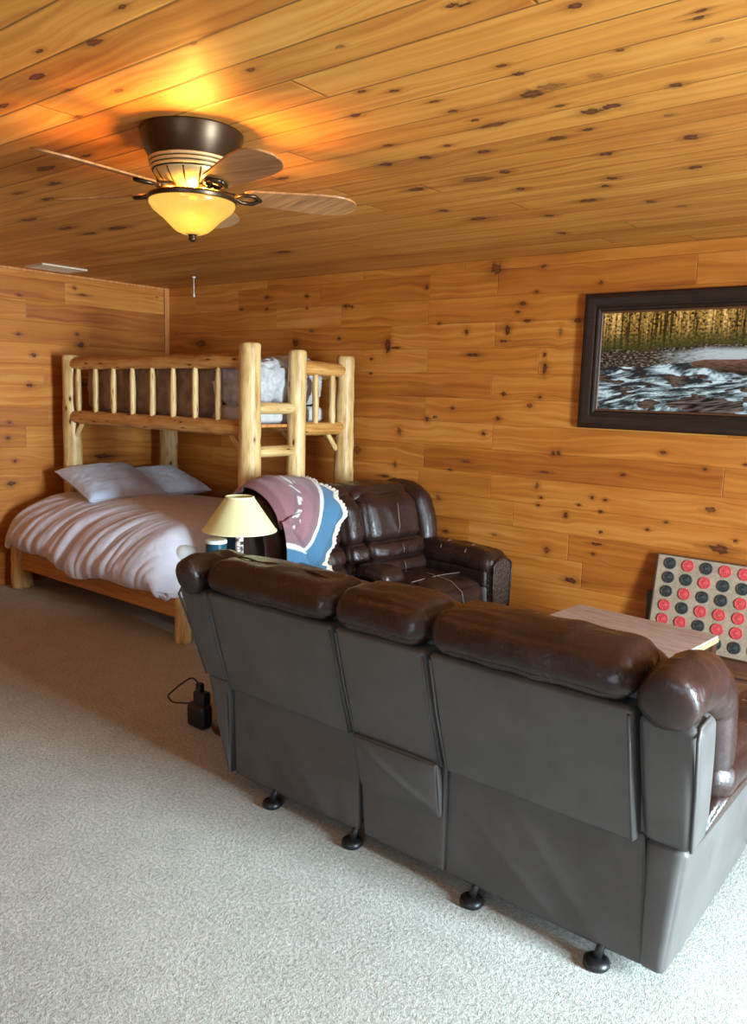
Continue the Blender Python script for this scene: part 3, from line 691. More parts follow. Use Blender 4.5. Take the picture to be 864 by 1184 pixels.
plank('head_rail', box8(-5.97, -5.93, FYB+.05, 4.25, .155, .30), 12, None, BD)
mb = MB()
for i in range(10): boxmb(mb, -5.9+i*.205, FYB+.03, .245, -5.82+i*.205, 4.40, .265)
mb.build('mattress_slats', M['plank'], BD, smooth=False)
mb = MB(); hexpad(mb, box8(-5.74, -3.98, FYB+.02, 4.34, .268, .60), .06, 16, .01)
o = mb.build('full_mattress', M['mattress']); tag(o, 'thick white double mattress mostly hidden under the pale duvet', 'mattress')

def duvet():
    mb = MB(); NU, NVV = 150, 130
    # profile from the back edge, over the top, down the front to the hem
    def prof(s, t):
        path = [(4.32, .640), (4.05, .675), (3.70, .69), (3.35, .685), (3.16, .655), (3.04, .59), (2.975, .50), (2.935, .40), (2.93, .305)]
        L = [0]
        for a, b in zip(path[:-1], path[1:]): L.append(L[-1]+math.hypot(a[0]-b[0], a[1]-b[1]))
        d = s*L[-1]
        for i in range(len(L)-1):
            if d <= L[i+1]+1e-9: break
        k = (d-L[i])/(L[i+1]-L[i])
        def cr(a, b, c, d_): return .5*((2*b)+(-a+c)*k+(2*a-5*b+4*c-d_)*k*k+(-a+3*b-3*c+d_)*k**3)
        g = lambda j: path[max(0, min(len(path)-1, j))]
        y = cr(g(i-1)[0], g(i)[0], g(i+1)[0], g(i+2)[0]); z = cr(g(i-1)[1], g(i)[1], g(i+1)[1], g(i+2)[1])
        return y, z, d
    LT = prof(1, 0)[2]
    def f(s, t):
        y, z, d = prof(s, t)
        x = -5.935+t*2.065
        # rounded ends: fall away at the head and foot
        eL = max(0, 1-(x+5.935)/.13); eR = max(0, 1-(-3.87-x)/.30)
        drop = .12*eL**2.4+.36*eR**2.0
        fr = max(0, min(1, (s-.60)/.25))
        top = z
        z = max(.285, z-drop*(1 if z > .35 else .2))
        # hem rises and dips; hangs lowest near the foot end
        hem = .03*math.sin(x*4.3+1)+.02*math.sin(x*9.1)
        if s > .8: z += hem*(s-.8)/.2+ .03*max(0, (-4.6-x))*(s-.8)/.2
        # puffy bulge of the whole comforter
        puff = .035*math.sin(PI*t)*math.sin(PI*min(1, s*1.05))
        z += puff*.8
        # fan of soft folds running down and to the left over the front
        ph = (x*1.0+(d-.7)*.55)
        a = noise.noise(Vector((ph*7.5, d*1.2, 0))); b = noise.noise(Vector((ph*17, d*2.2, 4)))
        c = noise.noise(Vector((x*3.5, d*3.5, 9)))
        fold = (.022*(1-2.6*abs(a))+.009*(1-2*abs(b)))*(.22+.78*fr)*(.5+.5*math.sin(PI*min(1, max(0, t)))) + .014*c
        ny, nz_ = -fr, 1-.75*fr
        if s > .93: y += .05*((s-.93)/.07)**2
        y = y-fold*fr*1.15-.02*fr*math.sin(PI*t)
        z = z+fold*(1-.8*fr)
        if eR > 0: x -= .10*eR**2*fr
        return (x, y, z)
    grid_surf(mb, NVV, NU, f, flip=True)
    o = mb.build('duvet', M['duvet']); solid(o, .03, -1); subd(o, 1)
    return tag(o, 'pale lilac-white duvet spread over the big lower bed', 'duvet')
duvet()

def pillow(name, corners, h, label, seed, mat='pillow'):
    """corners: four world points tl,tr,br,bl of the pillow outline"""
    tl, tr, br, bl = [Vector(c) for c in corners]
    n = ((tr-tl).cross(bl-tl)).normalized()
    if n.z < 0: n = -n
    mb = MB()
    def f(sg):
        def g(s, t):
            u, v = s*2-1, t*2-1
            pin = 1-.06*(1-abs(v)**2)*abs(u)**6
            uu = u*(1-.05*(1-v*v)); vv = v*(1-.05*(1-u*u))
            P = lerp(lerp(tl, tr, (uu+1)/2), lerp(bl, br, (uu+1)/2), (vv+1)/2)
            q = max(0, (1-abs(u)**3.2))*max(0, (1-abs(v)**3.2))
            th = h*q**.48
            th += h*.16*noise.noise(Vector((u*2.2+seed, v*2.2, sg)))*q**.5 + .006*(1-3*abs(noise.noise(Vector((u*5, v*5+seed, sg*3)))))*q**.4
            return tuple(P+n*(th*sg*(1 if sg > 0 else .75)+.004*sg))
        return g
    grid_surf(mb, 44, 44, f(1)); grid_surf(mb, 44, 44, f(-1), flip=True)
    o = mb.build(name, M[mat]);
    tag(o, label, 'pillow', 'pillows at the head of the lower bed')
    # welt round the edge
    w = MB(); ring = []
    N = 22
    def ed(a, b, k): 
        u, v = (a[0]*(1-k)+b[0]*k), (a[1]*(1-k)+b[1]*k)
        uu = u*(1-.05*(1-v*v)); vv = v*(1-.05*(1-u*u))
        return lerp(lerp(tl, tr, (uu+1)/2), lerp(bl, br, (uu+1)/2), (vv+1)/2)
    cs = [(-1, -1), (1, -1), (1, 1), (-1, 1), (-1, -1)]
    for a, b in zip(cs[:-1], cs[1:]): ring += [ed(a, b, i/N) for i in range(N)]
    ring.append(ring[0]); tube(w, ring, .007, 8, False)
    w.build('piping', M['pillow_edge'], o, world=False)
    return o
M['pillow_edge'] = simple('pillow_piping', srgb(196, 200, 214), .8)
pillow('pillow', [(-5.83, 3.28, .90), (-5.82, 3.93, .915), (-5.20, 3.86, .745), (-5.17, 3.17, .745)], .085, 'pale blue pillow propped against the front bunk post, nearer of the pair', 1.3)
pillow('pillow', [(-5.80, 3.80, .86), (-5.80, 4.36, .87), (-5.22, 4.32, .735), (-5.24, 3.70, .74)], .075, 'pale blue pillow lying near the back wall behind the other pillow', 5.1)
# ------------------------------------------------------------------ reclining couches (local frame: x width, y forward, z up)
def hx(name, c, r, par, mat, n=10, puff=0., wr=None, pf=(1, 1, 1), label=None):
    mb = MB(); hexpad(mb, c, r, n, puff, wr, pf)
    return mb.build(name, M[mat], par, world=False, label=label)
def ln(name, pts, rad, par, mat='piping', seg=8):
    mb = MB(); tube(mb, pts, rad, seg); return mb.build(name, M[mat], par, world=False)

def couch(T, E, wl, wr_, bl, br, D, seed, HT=.945):
    """E: four seam x positions (seat | console | seat); wl, wr_: wing outer x; bl, br: arm base outer x at the floor; D: depth"""
    S = seed
    # hidden body under the leather
    hx('frame_body', box8(E[0]+.01, E[3]-.01, .03, D-.06, .07, .34), .02, T, 'skirt', 8)
    hx('back_core', box8(E[0]-.02, E[3]+.02, .035, .18, .30, .86, (E[0]-.02, E[3]+.02, -.06, .12)), .03, T, 'leather_back', 8)
    names = ('L', 'C', 'R')
    for k in range(3):
        x0, x1 = E[k], E[k+1]; g = .007
        # outside back: leaning upper panel, hanging skirt below
        up = hx('back_panel', box8(x0+g+.012, x1-g+.012*(k != 2), -.024, .04, .412, .825, (x0+g, x1-g, -.132, -.04)), .016, T, 'leather_back', 14, .006, None, (0, 1, .3))
        for sx in (x0+g+.004, x1-g-.004):
            sgn = -1 if sx < (x0+x1)/2 else 1
            ln('welt', [(sx+.012*(0 if k == 2 and sgn > 0 else 1)-sgn*.004, -.025, .42), (sx-sgn*.004, -.078, .62), (sx-sgn*.004, -.127, .805)], .0045, up, 'leather_back')
        def folds(P, nr, q, k=k):
            if abs(nr.y) < .5 or P.y > 0: return 0
            u, v = q.x, q.z
            d = .005*max(0, 1-abs(u*1.0+v*.55-.05*k)*6)+.004*max(0, 1-abs(u*.9+v*.75+.5)*8)
            if k == 2: d += .008*max(0, 1-abs((u-.75)*1.0-(v-.6)*.6)*4)*max(0, v)
            if k == 0: d += .006*max(0, 1-abs((u-.8)+(v)*.05)*7)
            d += .006*noise.noise(Vector((P.x*6+k*3, 0, P.z*4)))
            return d-.004
        zs = .055
        if k != 1:
            hx('skirt', box8(x0+.02+(.01 if k == 0 else 0), x1+.03*(k == 0)+.03*(k == 2), .0, .03, zs, .432, (x0+.012, x1+.006, .006, .03)), .010, T, 'skirt', 26, .003, folds)
        else:
            sk = hx('skirt', box8(x0+.055, x1+.018, .0, .03, zs, .432, (x0+.02, x1+.006, .006, .03)), .010, T, 'skirt', 18, .003)
            def pk(P, nr, q):
                return .006*max(0, 1-abs(q.x*.9+q.z*.95-.05)*4)
            hx('pocket', box8(x0+.05, x1+.00, -.016, -.004, .245, .432, (x0+.028, x1-.004, -.044, -.012)), .006, sk, 'skirt', 20, .006, pk)
        # top roll (headrest) seen from both sides
        hr = hx('headrest', box8(x0+.008, x1-.008, -.158, .10+.07*(seed == 2), .835, HT+.012*(k == 2)+.008*(k == 1), (x0+.010, x1-.010, -.135, .09+.06*(seed == 2))), .052+.012*(seed == 2), T, 'leather', 22, .014, wrinkle(.0045, 6, S+k*3, (1, 1.6, 1.6)), (.3, .6, 1))
        ln('seam', [(x0+.05+(x1-x0-.1)*i/14, -.03+.004*math.sin(i), HT+.013+.004*math.sin(i*1.3+k)-.012*(abs(i-7)/7)**4) for i in range(15)], .0035, hr, 'piping')
        # inside back: upper pillow and two lumbar rolls
        ub = hx('back_cushion', box8(x0+.008, x1-.008, .06, .30, .66, HT-.045, (x0+.012, x1-.012, .0, .225)), .07, T, 'leather', 18, .022, wrinkle(.007, 6, S+k*5+1, (1, 1, .5)), (.3, 1, .5))
        xm = (x0+x1)/2
        if k != 1: ln('stitch_line', [(xm, .30, .70), (xm, .312, .76), (xm, .30, .82), (xm, .285, HT-.09)], .0026, ub, 'stitch', 6)
        for z0, z1, y1 in ((.565, .680, .345), (.455, .572, .365)):
            lr = hx('lumbar_roll', box8(x0+.008, x1-.008, .10, y1, z0, z1, (x0+.008, x1-.008, .08, y1-.03)), .05, T, 'leather', 16, .016, wrinkle(.006, 8, S+z0*9+k), (.3, 1, .5))
            if k != 1: ln('stitch_line', [(xm, y1+.008, z0+.035), (xm, y1+.012, (z0+z1)/2), (xm, y1-.004, z1-.025)], .0026, lr, 'stitch', 6)
        # seat
        if k != 1:
            se = hx('seat_cushion', box8(x0+.006, x1-.006, .28, D+.01, .30, .47, (x0+.006, x1-.006, .28, D-.02)), .065, T, 'leather', 18, .030, wrinkle(.006, 5, S+k+7), (.2, .5, 1))
            ln('stitch_line', [(xm, .42, .500), (xm, D-.25, .505), (xm, D-.08, .490), (xm, D+.005, .44), (xm, D+.022, .37)], .0026, se, 'stitch', 6)
            ln('stitch_line', [(x0+.03+(x1-x0-.06)*i/8, D-.20, .492+.008*math.sin(PI*i/8)) for i in range(9)], .0026, se, 'stitch', 6)
            hx('footrest', box8(x0+.008, x1-.008, D-.09, D-.005, .075, .305), .03, T, 'leather', 14, .012, wrinkle(.004, 6, S+k+9), (.2, 1, .2))
        else:
            co = hx('console', box8(x0+.006, x1-.006, .28, D-.02, .06, .50), .03, T, 'leather', 14, .004)
            hx('console_pad', box8(x0+.0, x1-.0, .36, D-.20, .495, .575, (x0+.004, x1-.004, .36, D-.22)), .036, co, 'leather', 16, .016, wrinkle(.004, 8, S+4), (.3, .3, 1))
            for sx in (-.06, .06):
                mb = MB(); lathe(mb, [(.030, .0), (.040, .001), (.043, .006), (.040, .010), (.034, .009), (.031, .0)], (xm+sx, D-.125, .497), 28)
                mb.build('cup_holder', M['black_metal'], co, world=False)
    # wings, bolsters, arms on both ends (sg -1 left, +1 right)
    for sg, xi, xo, xb in ((-1, E[0], wl, bl), (1, E[3], wr_, br)):
        def q8(a, b, y0, y1, z0, z1, ta, tb, ty0, ty1):
            if a > b: a, b = b, a
            if ta > tb: ta, tb = tb, ta
            return box8(a, b, y0, y1, z0, z1, (ta, tb, ty0, ty1))
        wg = hx('back_wing', q8(xi+sg*.006, xo-sg*.025, -.008, .13, .425, .815, xi+sg*.006, xo, -.128, .02), .024, T, 'leather_back', 14, .006)
        ln('welt', [(xo-sg*.028, -.004, .435), (xo-sg*.014, -.062, .62), (xo-sg*.004, -.122, .785), (xo-sg*.006, -.105, .812), (xo-sg*.006, -.03, .818)], .005, wg, 'leather_back')
        xc = (xi+xo)/2+sg*.004+(.016 if seed == 1 and sg < 0 else 0); hw = abs(xo-xi)/2+(.0 if sg > 0 else -.008)
        mb = MB()
        dz = HT-.945
        path = [(xc, -.175, .868+dz), (xc, -.15, .874+dz), (xc, -.10, .880+dz), (xc, -.02, .882+dz), (xc+sg*.004, .06, .872+dz), (xc+sg*.006, .135, .838+dz), (xc+sg*.008, .185, .78), (xc+sg*.008, .205, .68), (xc+sg*.008, .215, .58), (xc+sg*.008, .215, .53)]
        P2 = []
        for a, b in zip(path[:-1], path[1:]):
            for i in range(4): P2.append(lerp(a, b, i/4))
        P2.append(Vector(path[-1]))
        NP = len(P2)
        rad = []
        for i in range(NP):
            t_ = i/(NP-1); r = .076 if sg > 0 else .070
            if t_ < .16: r *= .20+.80*math.sqrt(max(0, 1-(1-t_/.16)**2))
            if t_ > .45: r *= 1-.12*(t_-.45)
            rad.append(r)
        def wf(L, th, i, sg=sg):
            a = noise.noise(Vector((L*16+sg*5, math.cos(th)*.8, math.sin(th)*.8+S)))
            b = noise.noise(Vector((L*34, math.cos(th)*1.6, math.sin(th)*1.6+S)))
            amp = 1.9 if L < .36 else .7
            return amp*(.055*(1-2.4*abs(a))+.022*b)
        tube(mb, P2, rad, 32, True, wf)
        mb.v = [(xc+(x-xc)*hw/.080*.96, y, z) for x, y, z in mb.v]
        mb.build('side_bolster', M['leather'], T, world=False)
        # arm base, pad, front
        hx('arm_base', q8(xi+sg*.012, xb, .0, D-.03, .045, .43, xi+sg*.012, xo-sg*.035, -.004, D-.03), .024, T, 'leather_back', 14, .006)
        hx('arm_side', q8(xi+sg*.012, xo-sg*.036, .02, D-.03, .41, .54, xi+sg*.012, xo+sg*.012, .17, D-.03), .03, T, 'leather', 12, .008)
        ap = hx('arm_pad', q8(xi-sg*.004, xo+sg*.012, .14, D+.005, .50, .630, xi+sg*.01, xo+sg*.01, .14, D-.005), .062, T, 'leather', 22, .020, wrinkle(.005, 7, S+sg*3), (.4, .4, 1))
        for yy in (.42, .62):
            ln('stitch_band', [(xi+sg*.0, yy, .56), (xi+sg*.03, yy, .628), ((xi+xo)/2, yy, .652), (xo-sg*.03, yy, .632), (xo+sg*.014, yy, .57)], .0032, ap, 'stitch', 6)
        fx0, fx1 = sorted((xi+sg*.012, xo+sg*.002)); mb = MB()
        xm = (fx0+fx1)/2; w = (fx1-fx0)/2-.012; prof = []
        for i in range(25):
            a = PI*i/24; prof.append((xm+w*math.cos(a), .545+.055*math.sin(a)))
        prof = [(xm+w*.72, .07)]+[(xm+w*.98, .42)]+prof+[(xm-w*.98, .42), (xm-w*.72, .07)]
        n_ = len(prof); vs = [(x, D-.04, z) for x, z in prof]+[(x, D+.018, z) for x, z in prof]
        mb.put(vs, [tuple(range(n_))[::-1], tuple(range(n_, 2*n_))]+[(i, (i+1) % n_, n_+(i+1) % n_, n_+i) for i in range(n_)])
        af = mb.build('arm_front', M['arm_front'], T, world=False, smooth=False, label='pebbled brown arm front'); bevel(af, .008, 3)
        ln('welt', [(x, D+.020, z) for x, z in prof], .006, af, 'leather')
    # rocker feet
    for fxx in [bl*.70, E[1]+.01, E[2]-.0+(.13 if seed == 1 else 0), br*.80]:
        for yy, fs in ((-.008, 1), (D-.16, 0)):
            mb = MB(); lathe(mb, [(0, .0), (.034, .0), (.038, .006), (.036, .020), (.022, .026), (0, .028)], (fxx, yy, 0), 24)
            tube(mb, [(fxx, yy, .02), (fxx+.004, yy+.012, .05), (fxx+.008, yy+.05, .10)], .013, 8)
            mb.build('foot', M['black_plastic'], T, world=False)

SO = root('reclining_sofa', (-1.5, 2.03, 0), 'long dark brown leather reclining sofa seen from behind with grey-brown back panels', 'sofa')
couch(SO, [-.835, -.190, .187, .825], -1.005, .985, -.835, .915, .86, 1)
LV = root('reclining_loveseat', (-3.33, 3.60, 0), 'brown leather reclining loveseat with a centre console facing away from the lower bed', 'sofa', rz=math.radians(-97))
couch(LV, [-.655, -.155, .03, .39], -.865, .535, -.83, .52, .83, 2, .995)

# ------------------------------------------------------------------ woven throw over the loveseat's near seat
def throw():
    path = [(-.215, .62), (-.215, .80), (-.205, .94), (-.13, 1.03), (.0, 1.055), (.12, 1.035), (.235, .975), (.32, .88), (.355, .78), (.365, .68), (.39, .60), (.45, .555), (.55, .535), (.66, .53)]
    L = [0]
    for a, b in zip(path[:-1], path[1:]): L.append(L[-1]+math.hypot(a[0]-b[0], a[1]-b[1]))
    def pt(d):
        for i in range(len(L)-1):
            if d <= L[i+1]+1e-9: break
        k = (d-L[i])/(L[i+1]-L[i]); g = lambda j: path[max(0, min(len(path)-1, j))]
        cr = lambda a, b, c, e: .5*((2*b)+(-a+c)*k+(2*a-5*b+4*c-e)*k*k+(-a+3*b-3*c+e)*k**3)
        return cr(*[g(i+j)[0] for j in (-1, 0, 1, 2)]), cr(*[g(i+j)[1] for j in (-1, 0, 1, 2)])
    def xr(d):           # far edge wanders, with scallops
        y, z = pt(d)
        if d < .35: return .18
        if y < .30: e = .17-.10*max(0, min(1, (d-.45)/.35))
        else: e = .07+.22*max(0, min(1, (.9-z)/.30))
        return e
    mauve = (.22, .115, .135); rose = (.30, .13, .15); blue = (.04, .16, .28); teal = (.03, .12, .20); cream = (.66, .58, .47); white = (.72, .70, .66); maroon = (.14, .03, .045)
    def colr(x, z, y, s, t, edge):
        if edge < .035: return cream
        front = y > .02 or z > 1.0
        xf = .36+(z-.61)*.52
        hz = z if front else 2.05-z
        wv = .5+.5*math.sin(s*420)
        if x > xf:
            q = hz-(.855-(.66-x)*.587); w = .013
            if abs(q) < w: return white
            if q < 0:
                q2 = -q
                if q2 < .10: base = blue
                elif q2 < .125: base = teal
                elif q2 < .16: base = mauve
                elif q2 < .18: base = white
                else: base = maroon if int(q2*40) % 2 else blue
            else:
                base = mauve if q < .09 else (rose if q < .13 else (mauve if q < .2 else teal))
                if .045 < q < .05 or .105 < q < .112: base = rose
        else:
            q = hz-(.965-(x-.2)*1.12); w = .015
            if abs(q) < w: return white
            if q < 0: base = blue if q > -.16 else teal
            else:
                base = mauve if q < .08 else rose
                if .03 < q < .036: base = rose
                if .17 < q < .24: base = white if noise.noise(Vector((x*34, z*34, 0))) > .12 else mauve
        return tuple(c*(.86+.14*wv) for c in base)
    NU, NVV = 220, 150
    V = []; COLS = []
    for i in range(NU+1):
        d = L[-1]*i/NU; y, z = pt(d); y2, z2 = pt(min(L[-1], d+.01)); y1, z1 = pt(max(0, d-.01))
        n = Vector((0, -(z2-z1), (y2-y1))).normalized()
        if n.z < 0 and z > .9: n = -n
        n = Vector((0, (z1-z2), (y2-y1))).normalized() 
        x1 = xr(d)+.012*math.sin(d*38)+.006*math.sin(d*83)
        for j in range(NVV+1):
            t = j/NVV; x = .535+(x1-.535)*t
            if x > .66 and z < .66 and y > .3: pass
            a = noise.noise(Vector((x*8, d*2.2, 1))); b = noise.noise(Vector((x*20, d*5, 3)))
            xf = .36+(z-.61)*.52
            off = .012+.014*(1-2*abs(a))+.004*b
            if y > -.05: off += .030*max(0, min(1, (xf-x)*14+.5))*max(0, 1-abs(xf-.06-x)*5) - .012*max(0, 1-abs(x-xf-.012)*60)
            if j > NVV-6: off += .006*math.sin(i*1.9)
            dr = max(0, x-.36)/.17; zq = z-.075*dr*dr*(1 if z > .9 else .4)
            V.append((x, y+n.y*off, zq+n.z*off)); COLS.append((*colr(x, z, y, d, t, x-x1), 1))
    fs = [(i*(NVV+1)+j, (i+1)*(NVV+1)+j, (i+1)*(NVV+1)+j+1, i*(NVV+1)+j+1) for i in range(NU) for j in range(NVV)]
    me = bpy.data.meshes.new('woven_throw')
    W_ = wmat(LV)
    me.from_pydata([tuple(W_ @ Vector(v)) for v in V], [], fs); me.update(); me.shade_smooth()
    ca = me.color_attributes.new('weave', 'FLOAT_COLOR', 'POINT'); ca.data.foreach_set('color', np.array(COLS, dtype=np.float32).ravel())
    o = bpy.data.objects.new('woven_throw', me); COL.objects.link(o)
    t = NT('woven_throw_cloth')
    c = t.attr('weave', 'Color'); p = t.obj()
    w = t.noise(p, 160., 2., .6); t.bump(w, .5, .006)
    me.materials.append(t.fin(Base_Color=t.mix(t.sstep(w, .3, .7, .0, .3), c, t.mix(.5, c, (.25, .2, .2, 1))), Roughness=.9, Sheen_Weight=.2))
    solid(o, .008, 0)
    tag(o, 'fringed mauve and blue woven throw blanket draped over the loveseat back', 'blanket')
throw()
# ------------------------------------------------------------------ end table, lamp, tumbler, charger
tx, ty = -2.725, 2.42
t = NT('dark_walnut'); p = t.obj(); g = t.noise(t.vmath('MULTIPLY', p, (2., 18., 18.)), 3., 3., .6)
M['walnut'] = t.fin(Base_Color=t.ramp(g, [(.3, srgb(92, 58, 36)), (.7, srgb(52, 31, 20))]), Roughness=.35)
et = root('end_table', (tx, ty, 0), 'small round dark end table tucked in the corner between sofa and loveseat', 'table')
mb = MB(); lathe(mb, [(0, .595), (.150, .595), (.156, .602), (.156, .614), (.150, .620), (0, .620)], (tx, ty, 0), 48); mb.build('tabletop', M['walnut'], et, angle=40)
mb = MB(); lathe(mb, [(.0, .03), (.030, .04), (.022, .09), (.030, .16), (.019, .24), (.024, .42), (.018, .50), (.032, .57), (.05, .596), (0, .596)], (tx, ty, 0), 32); mb.build('pedestal', M['walnut'], et)
mb = MB(); lathe(mb, [(0, 0), (.125, 0), (.125, .015), (.09, .03), (.04, .045), (0, .045)], (tx, ty, 0), 40); mb.build('base', M['walnut'], et, angle=40)

t = NT('birch_bark'); p = t.obj()
n = t.noise(t.vmath('MULTIPLY', p, (14., 14., 30.)), 2., 3., .65, .4)
M['birch'] = t.fin(Base_Color=t.ramp(n, [(.38, srgb(24, 22, 24)), (.46, srgb(130, 110, 104)), (.53, srgb(226, 214, 206)), (.8, srgb(246, 238, 230))]), Roughness=.6); 
t = NT('cream_lamp_shade'); p = t.obj(); w = t.noise(p, 300., 2., .6)
c = t.mix(t.sstep(w, .3, .7), srgb(246, 240, 192), srgb(236, 228, 176))
bs = t.add('ShaderNodeBsdfDiffuse', {0: c}); tr = t.add('ShaderNodeBsdfTranslucent', {0: c}); mx = t.add('ShaderNodeMixShader', {0: .42, 1: bs, 2: tr})
t.l.new(mx.outputs[0], t.n['Material Output'].inputs[0]); M['shade'] = t.m
lp = root('table_lamp', (tx, ty, .62), 'table lamp with a cream cone shade on a black and white birch base', 'lamp')
mb = MB(); tube(mb, [(tx, ty, .62), (tx+.004, ty, .70), (tx-.003, ty, .80), (tx, ty, .93)], [.036, .022, .019, .017], 14, True, lambda L, th, i: .10*noise.noise(Vector((L*20, math.cos(th), math.sin(th)))))
mb.build('stem', M['birch'], lp)
mb = MB()
for (dx, dy, r, h) in ((.03, .03, .040, .20), (-.045, -.01, .034, .17), (.06, -.03, .033, .13), (-.01, -.055, .036, .19), (-.03, .045, .032, .14), (.085, .015, .026, .17)):
    tube(mb, [(tx+dx*.7, ty+dy*.7, .62), (tx+dx*.85, ty+dy*.85, .62+h*.5), (tx+dx, ty+dy, .62+h), (tx+dx, ty+dy, .62+h+.006)], [r, r*.92, r*.75, r*.3], 12, True, lambda L, th, i: .18*noise.noise(Vector((L*25+dx*90, math.cos(th), math.sin(th)))))
mb.build('base', M['birch'], lp)
mb = MB(); tube(mb, [(tx, ty, .92), (tx, ty, .965)], .016, 16); tube(mb, [(tx, ty, .965), (tx, ty, 1.02)], [.02, .028], 16); mb.build('socket', M['black_metal'], lp)
mb = MB(); lathe(mb, [(.166, .945), (.164, .951), (.064, 1.096), (.062, 1.101)], (tx, ty, 0), 64)
sh = mb.build('lamp_shade', M['shade'], lp); solid(sh, .003, 0)
mb = MB()
for r, z in ((.167, .948), (.063, 1.100)):
    tube(mb, [(tx+r*math.cos(2*PI*i/48), ty+r*math.sin(2*PI*i/48), z) for i in range(49)], .0035, 6, False)
mb.build('shade_trim', simple('cream_binding', srgb(238, 228, 178), .7), sh)
mb = MB()
for k in range(3):
    a = 2*PI*k/3; tube(mb, [(tx, ty, 1.09), (tx+.062*math.cos(a), ty+.062*math.sin(a), 1.10)], .002, 6)
mb.build('shade_spider', M['brass'], sh)

tm = root('tumbler', (-2.775, 2.325, .62), 'dark teal tumbler with a pale lid left of the table lamp', 'tumbler')
mb = MB(); lathe(mb, [(0, 0), (.034, 0), (.040, .01), (.047, .24), (.047, .275), (0, .276)], (-2.775, 2.325, .62), 36); mb.build('body', simple('teal_enamel', srgb(16, 66, 82), .3), tm, angle=40)
mb = MB(); lathe(mb, [(0, .274), (.049, .274), (.050, .282), (.046, .290), (.02, .293), (0, .293)], (-2.775, 2.325, .62), 36); mb.build('lid', simple('pale_lid', srgb(214, 210, 200), .4), tm, angle=40)

bk = root('power_adapter', (-2.875, 2.30, 0), 'black power adapter box with a looped cord on the carpet by the sofa end', 'adapter')
mb = MB(); hexpad(mb, box8(-2.93, -2.81, 2.27, 2.34, .0, .115), .02, 8, .003); mb.build('body', M['black_plastic'], bk)
mb = MB(); hexpad(mb, box8(-2.90, -2.82, 2.285, 2.335, .11, .175), .012, 6); hexpad(mb, box8(-2.885, -2.85, 2.29, 2.32, .165, .215), .008, 6); mb.build('connector', M['black_plastic'], bk)
mb = MB()
cp = [(-2.87, 2.30, .21), (-2.90, 2.285, .235), (-2.95, 2.26, .20), (-3.01, 2.245, .145), (-3.03, 2.245, .12), (-3.00, 2.25, .10), (-2.95, 2.265, .105), (-2.91, 2.28, .11)]
cc = []
for i in range(len(cp)-1):
    g = lambda j: Vector(cp[max(0, min(len(cp)-1, j))])
    for q in range(5):
        k_ = q/5; a, b, c_, d_ = g(i-1), g(i), g(i+1), g(i+2)
        cc.append(.5*((2*b)+(c_-a)*k_+(2*a-5*b+4*c_-d_)*k_*k_+(3*b-a-3*c_+d_)*k_**3))
cc.append(Vector(cp[-1])); tube(mb, cc, .0042, 8); mb.build('cord', M['black_plastic'], bk)

# ------------------------------------------------------------------ coffee table
t = NT('weathered_grey_brown_wood'); p = t.obj()
g = t.noise(t.vmath('MULTIPLY', p, (7., 60., 20.)), 1.6, 4., .65); g2 = t.noise(t.vmath('MULTIPLY', p, (2., 12., 2.)), 2., 2., .5)
M['greywood'] = t.fin(Base_Color=t.ramp(t.math('ADD', t.math('MULTIPLY', g, .7), t.math('MULTIPLY', g2, .3)), [(.3, srgb(206, 192, 182)), (.5, srgb(180, 162, 152)), (.7, srgb(140, 120, 110))]), Roughness=.5)
M['blond'] = simple('pale_wood_edge', srgb(206, 170, 130), .5)
ct = root('coffee_table', (-1.447, 3.83, 0), 'grey-brown wooden coffee table with pale edges between sofa and panelled wall', 'table', rz=math.radians(-4.5))
def cb(name, x0, x1, y0, y1, z0, z1, mat, b=.004):
    mb = MB(); boxmb(mb, x0, y0, z0, x1, y1, z1); o = mb.build(name, M[mat], ct, smooth=False, world=False); bevel(o, b, 2); return o
top = cb('tabletop', -.385, .374, -.26, .25, .437, .452, 'greywood', .002)
cb('edge_band', -.389, .378, -.264, .254, .415, .4375, 'blond')
for sx in (-1, 1):
    for sy in (-1, 1): cb('leg', sx*.35-.025, sx*.35+.025, sy*.22-.03, sy*.22+.02, 0, .416, 'walnut')
cb('apron', -.34, .34, -.235, -.215, .34, .415, 'walnut'); cb('apron', -.34, .34, .195, .215, .34, .415, 'walnut')
cb('apron', -.36, -.34, -.22, .21, .34, .415, 'walnut'); cb('apron', .34, .36, -.22, .21, .34, .415, 'walnut')

# ------------------------------------------------------------------ low bench, game board and flat case against the wall
t = NT('dark_stained_pine'); p = t.obj(); g = t.noise(t.vmath('MULTIPLY', p, (1.2, 14., 26.)), 2.4, 4., .6)
M['darkpine'] = t.fin(Base_Color=t.ramp(g, [(.3, srgb(128, 84, 52)), (.5, srgb(98, 62, 38)), (.7, srgb(60, 36, 22))]), Roughness=.42)
bn = root('low_bench', (-.9, 4.40, 0), 'low dark-stained wooden bench along the wall under the checker panel', 'bench')
def bb(name, *a):
    mb = MB(); hexpad(mb, box8(*a), .006, 8); return mb.build(name, M['darkpine'], bn)
bb('seat', -1.50, -.10, 4.25, 4.535, .19, .228)
bb('front_panel', -1.48, -.12, 4.27, 4.295, .0, .192)
bb('end_panel', -1.48, -1.455, 4.29, 4.53, .0, .192); bb('end_panel', -.145, -.12, 4.29, 4.53, .0, .192)
cs = MB(); hexpad(cs, box8(-1.588, -.98, 4.522, 4.541, .229, .50), .006, 8)
tag(cs.build('flat_case', simple('slate_plastic', srgb(66, 74, 74), .5)), 'flat dark slate case showing behind the left edge of the checker panel', 'case')

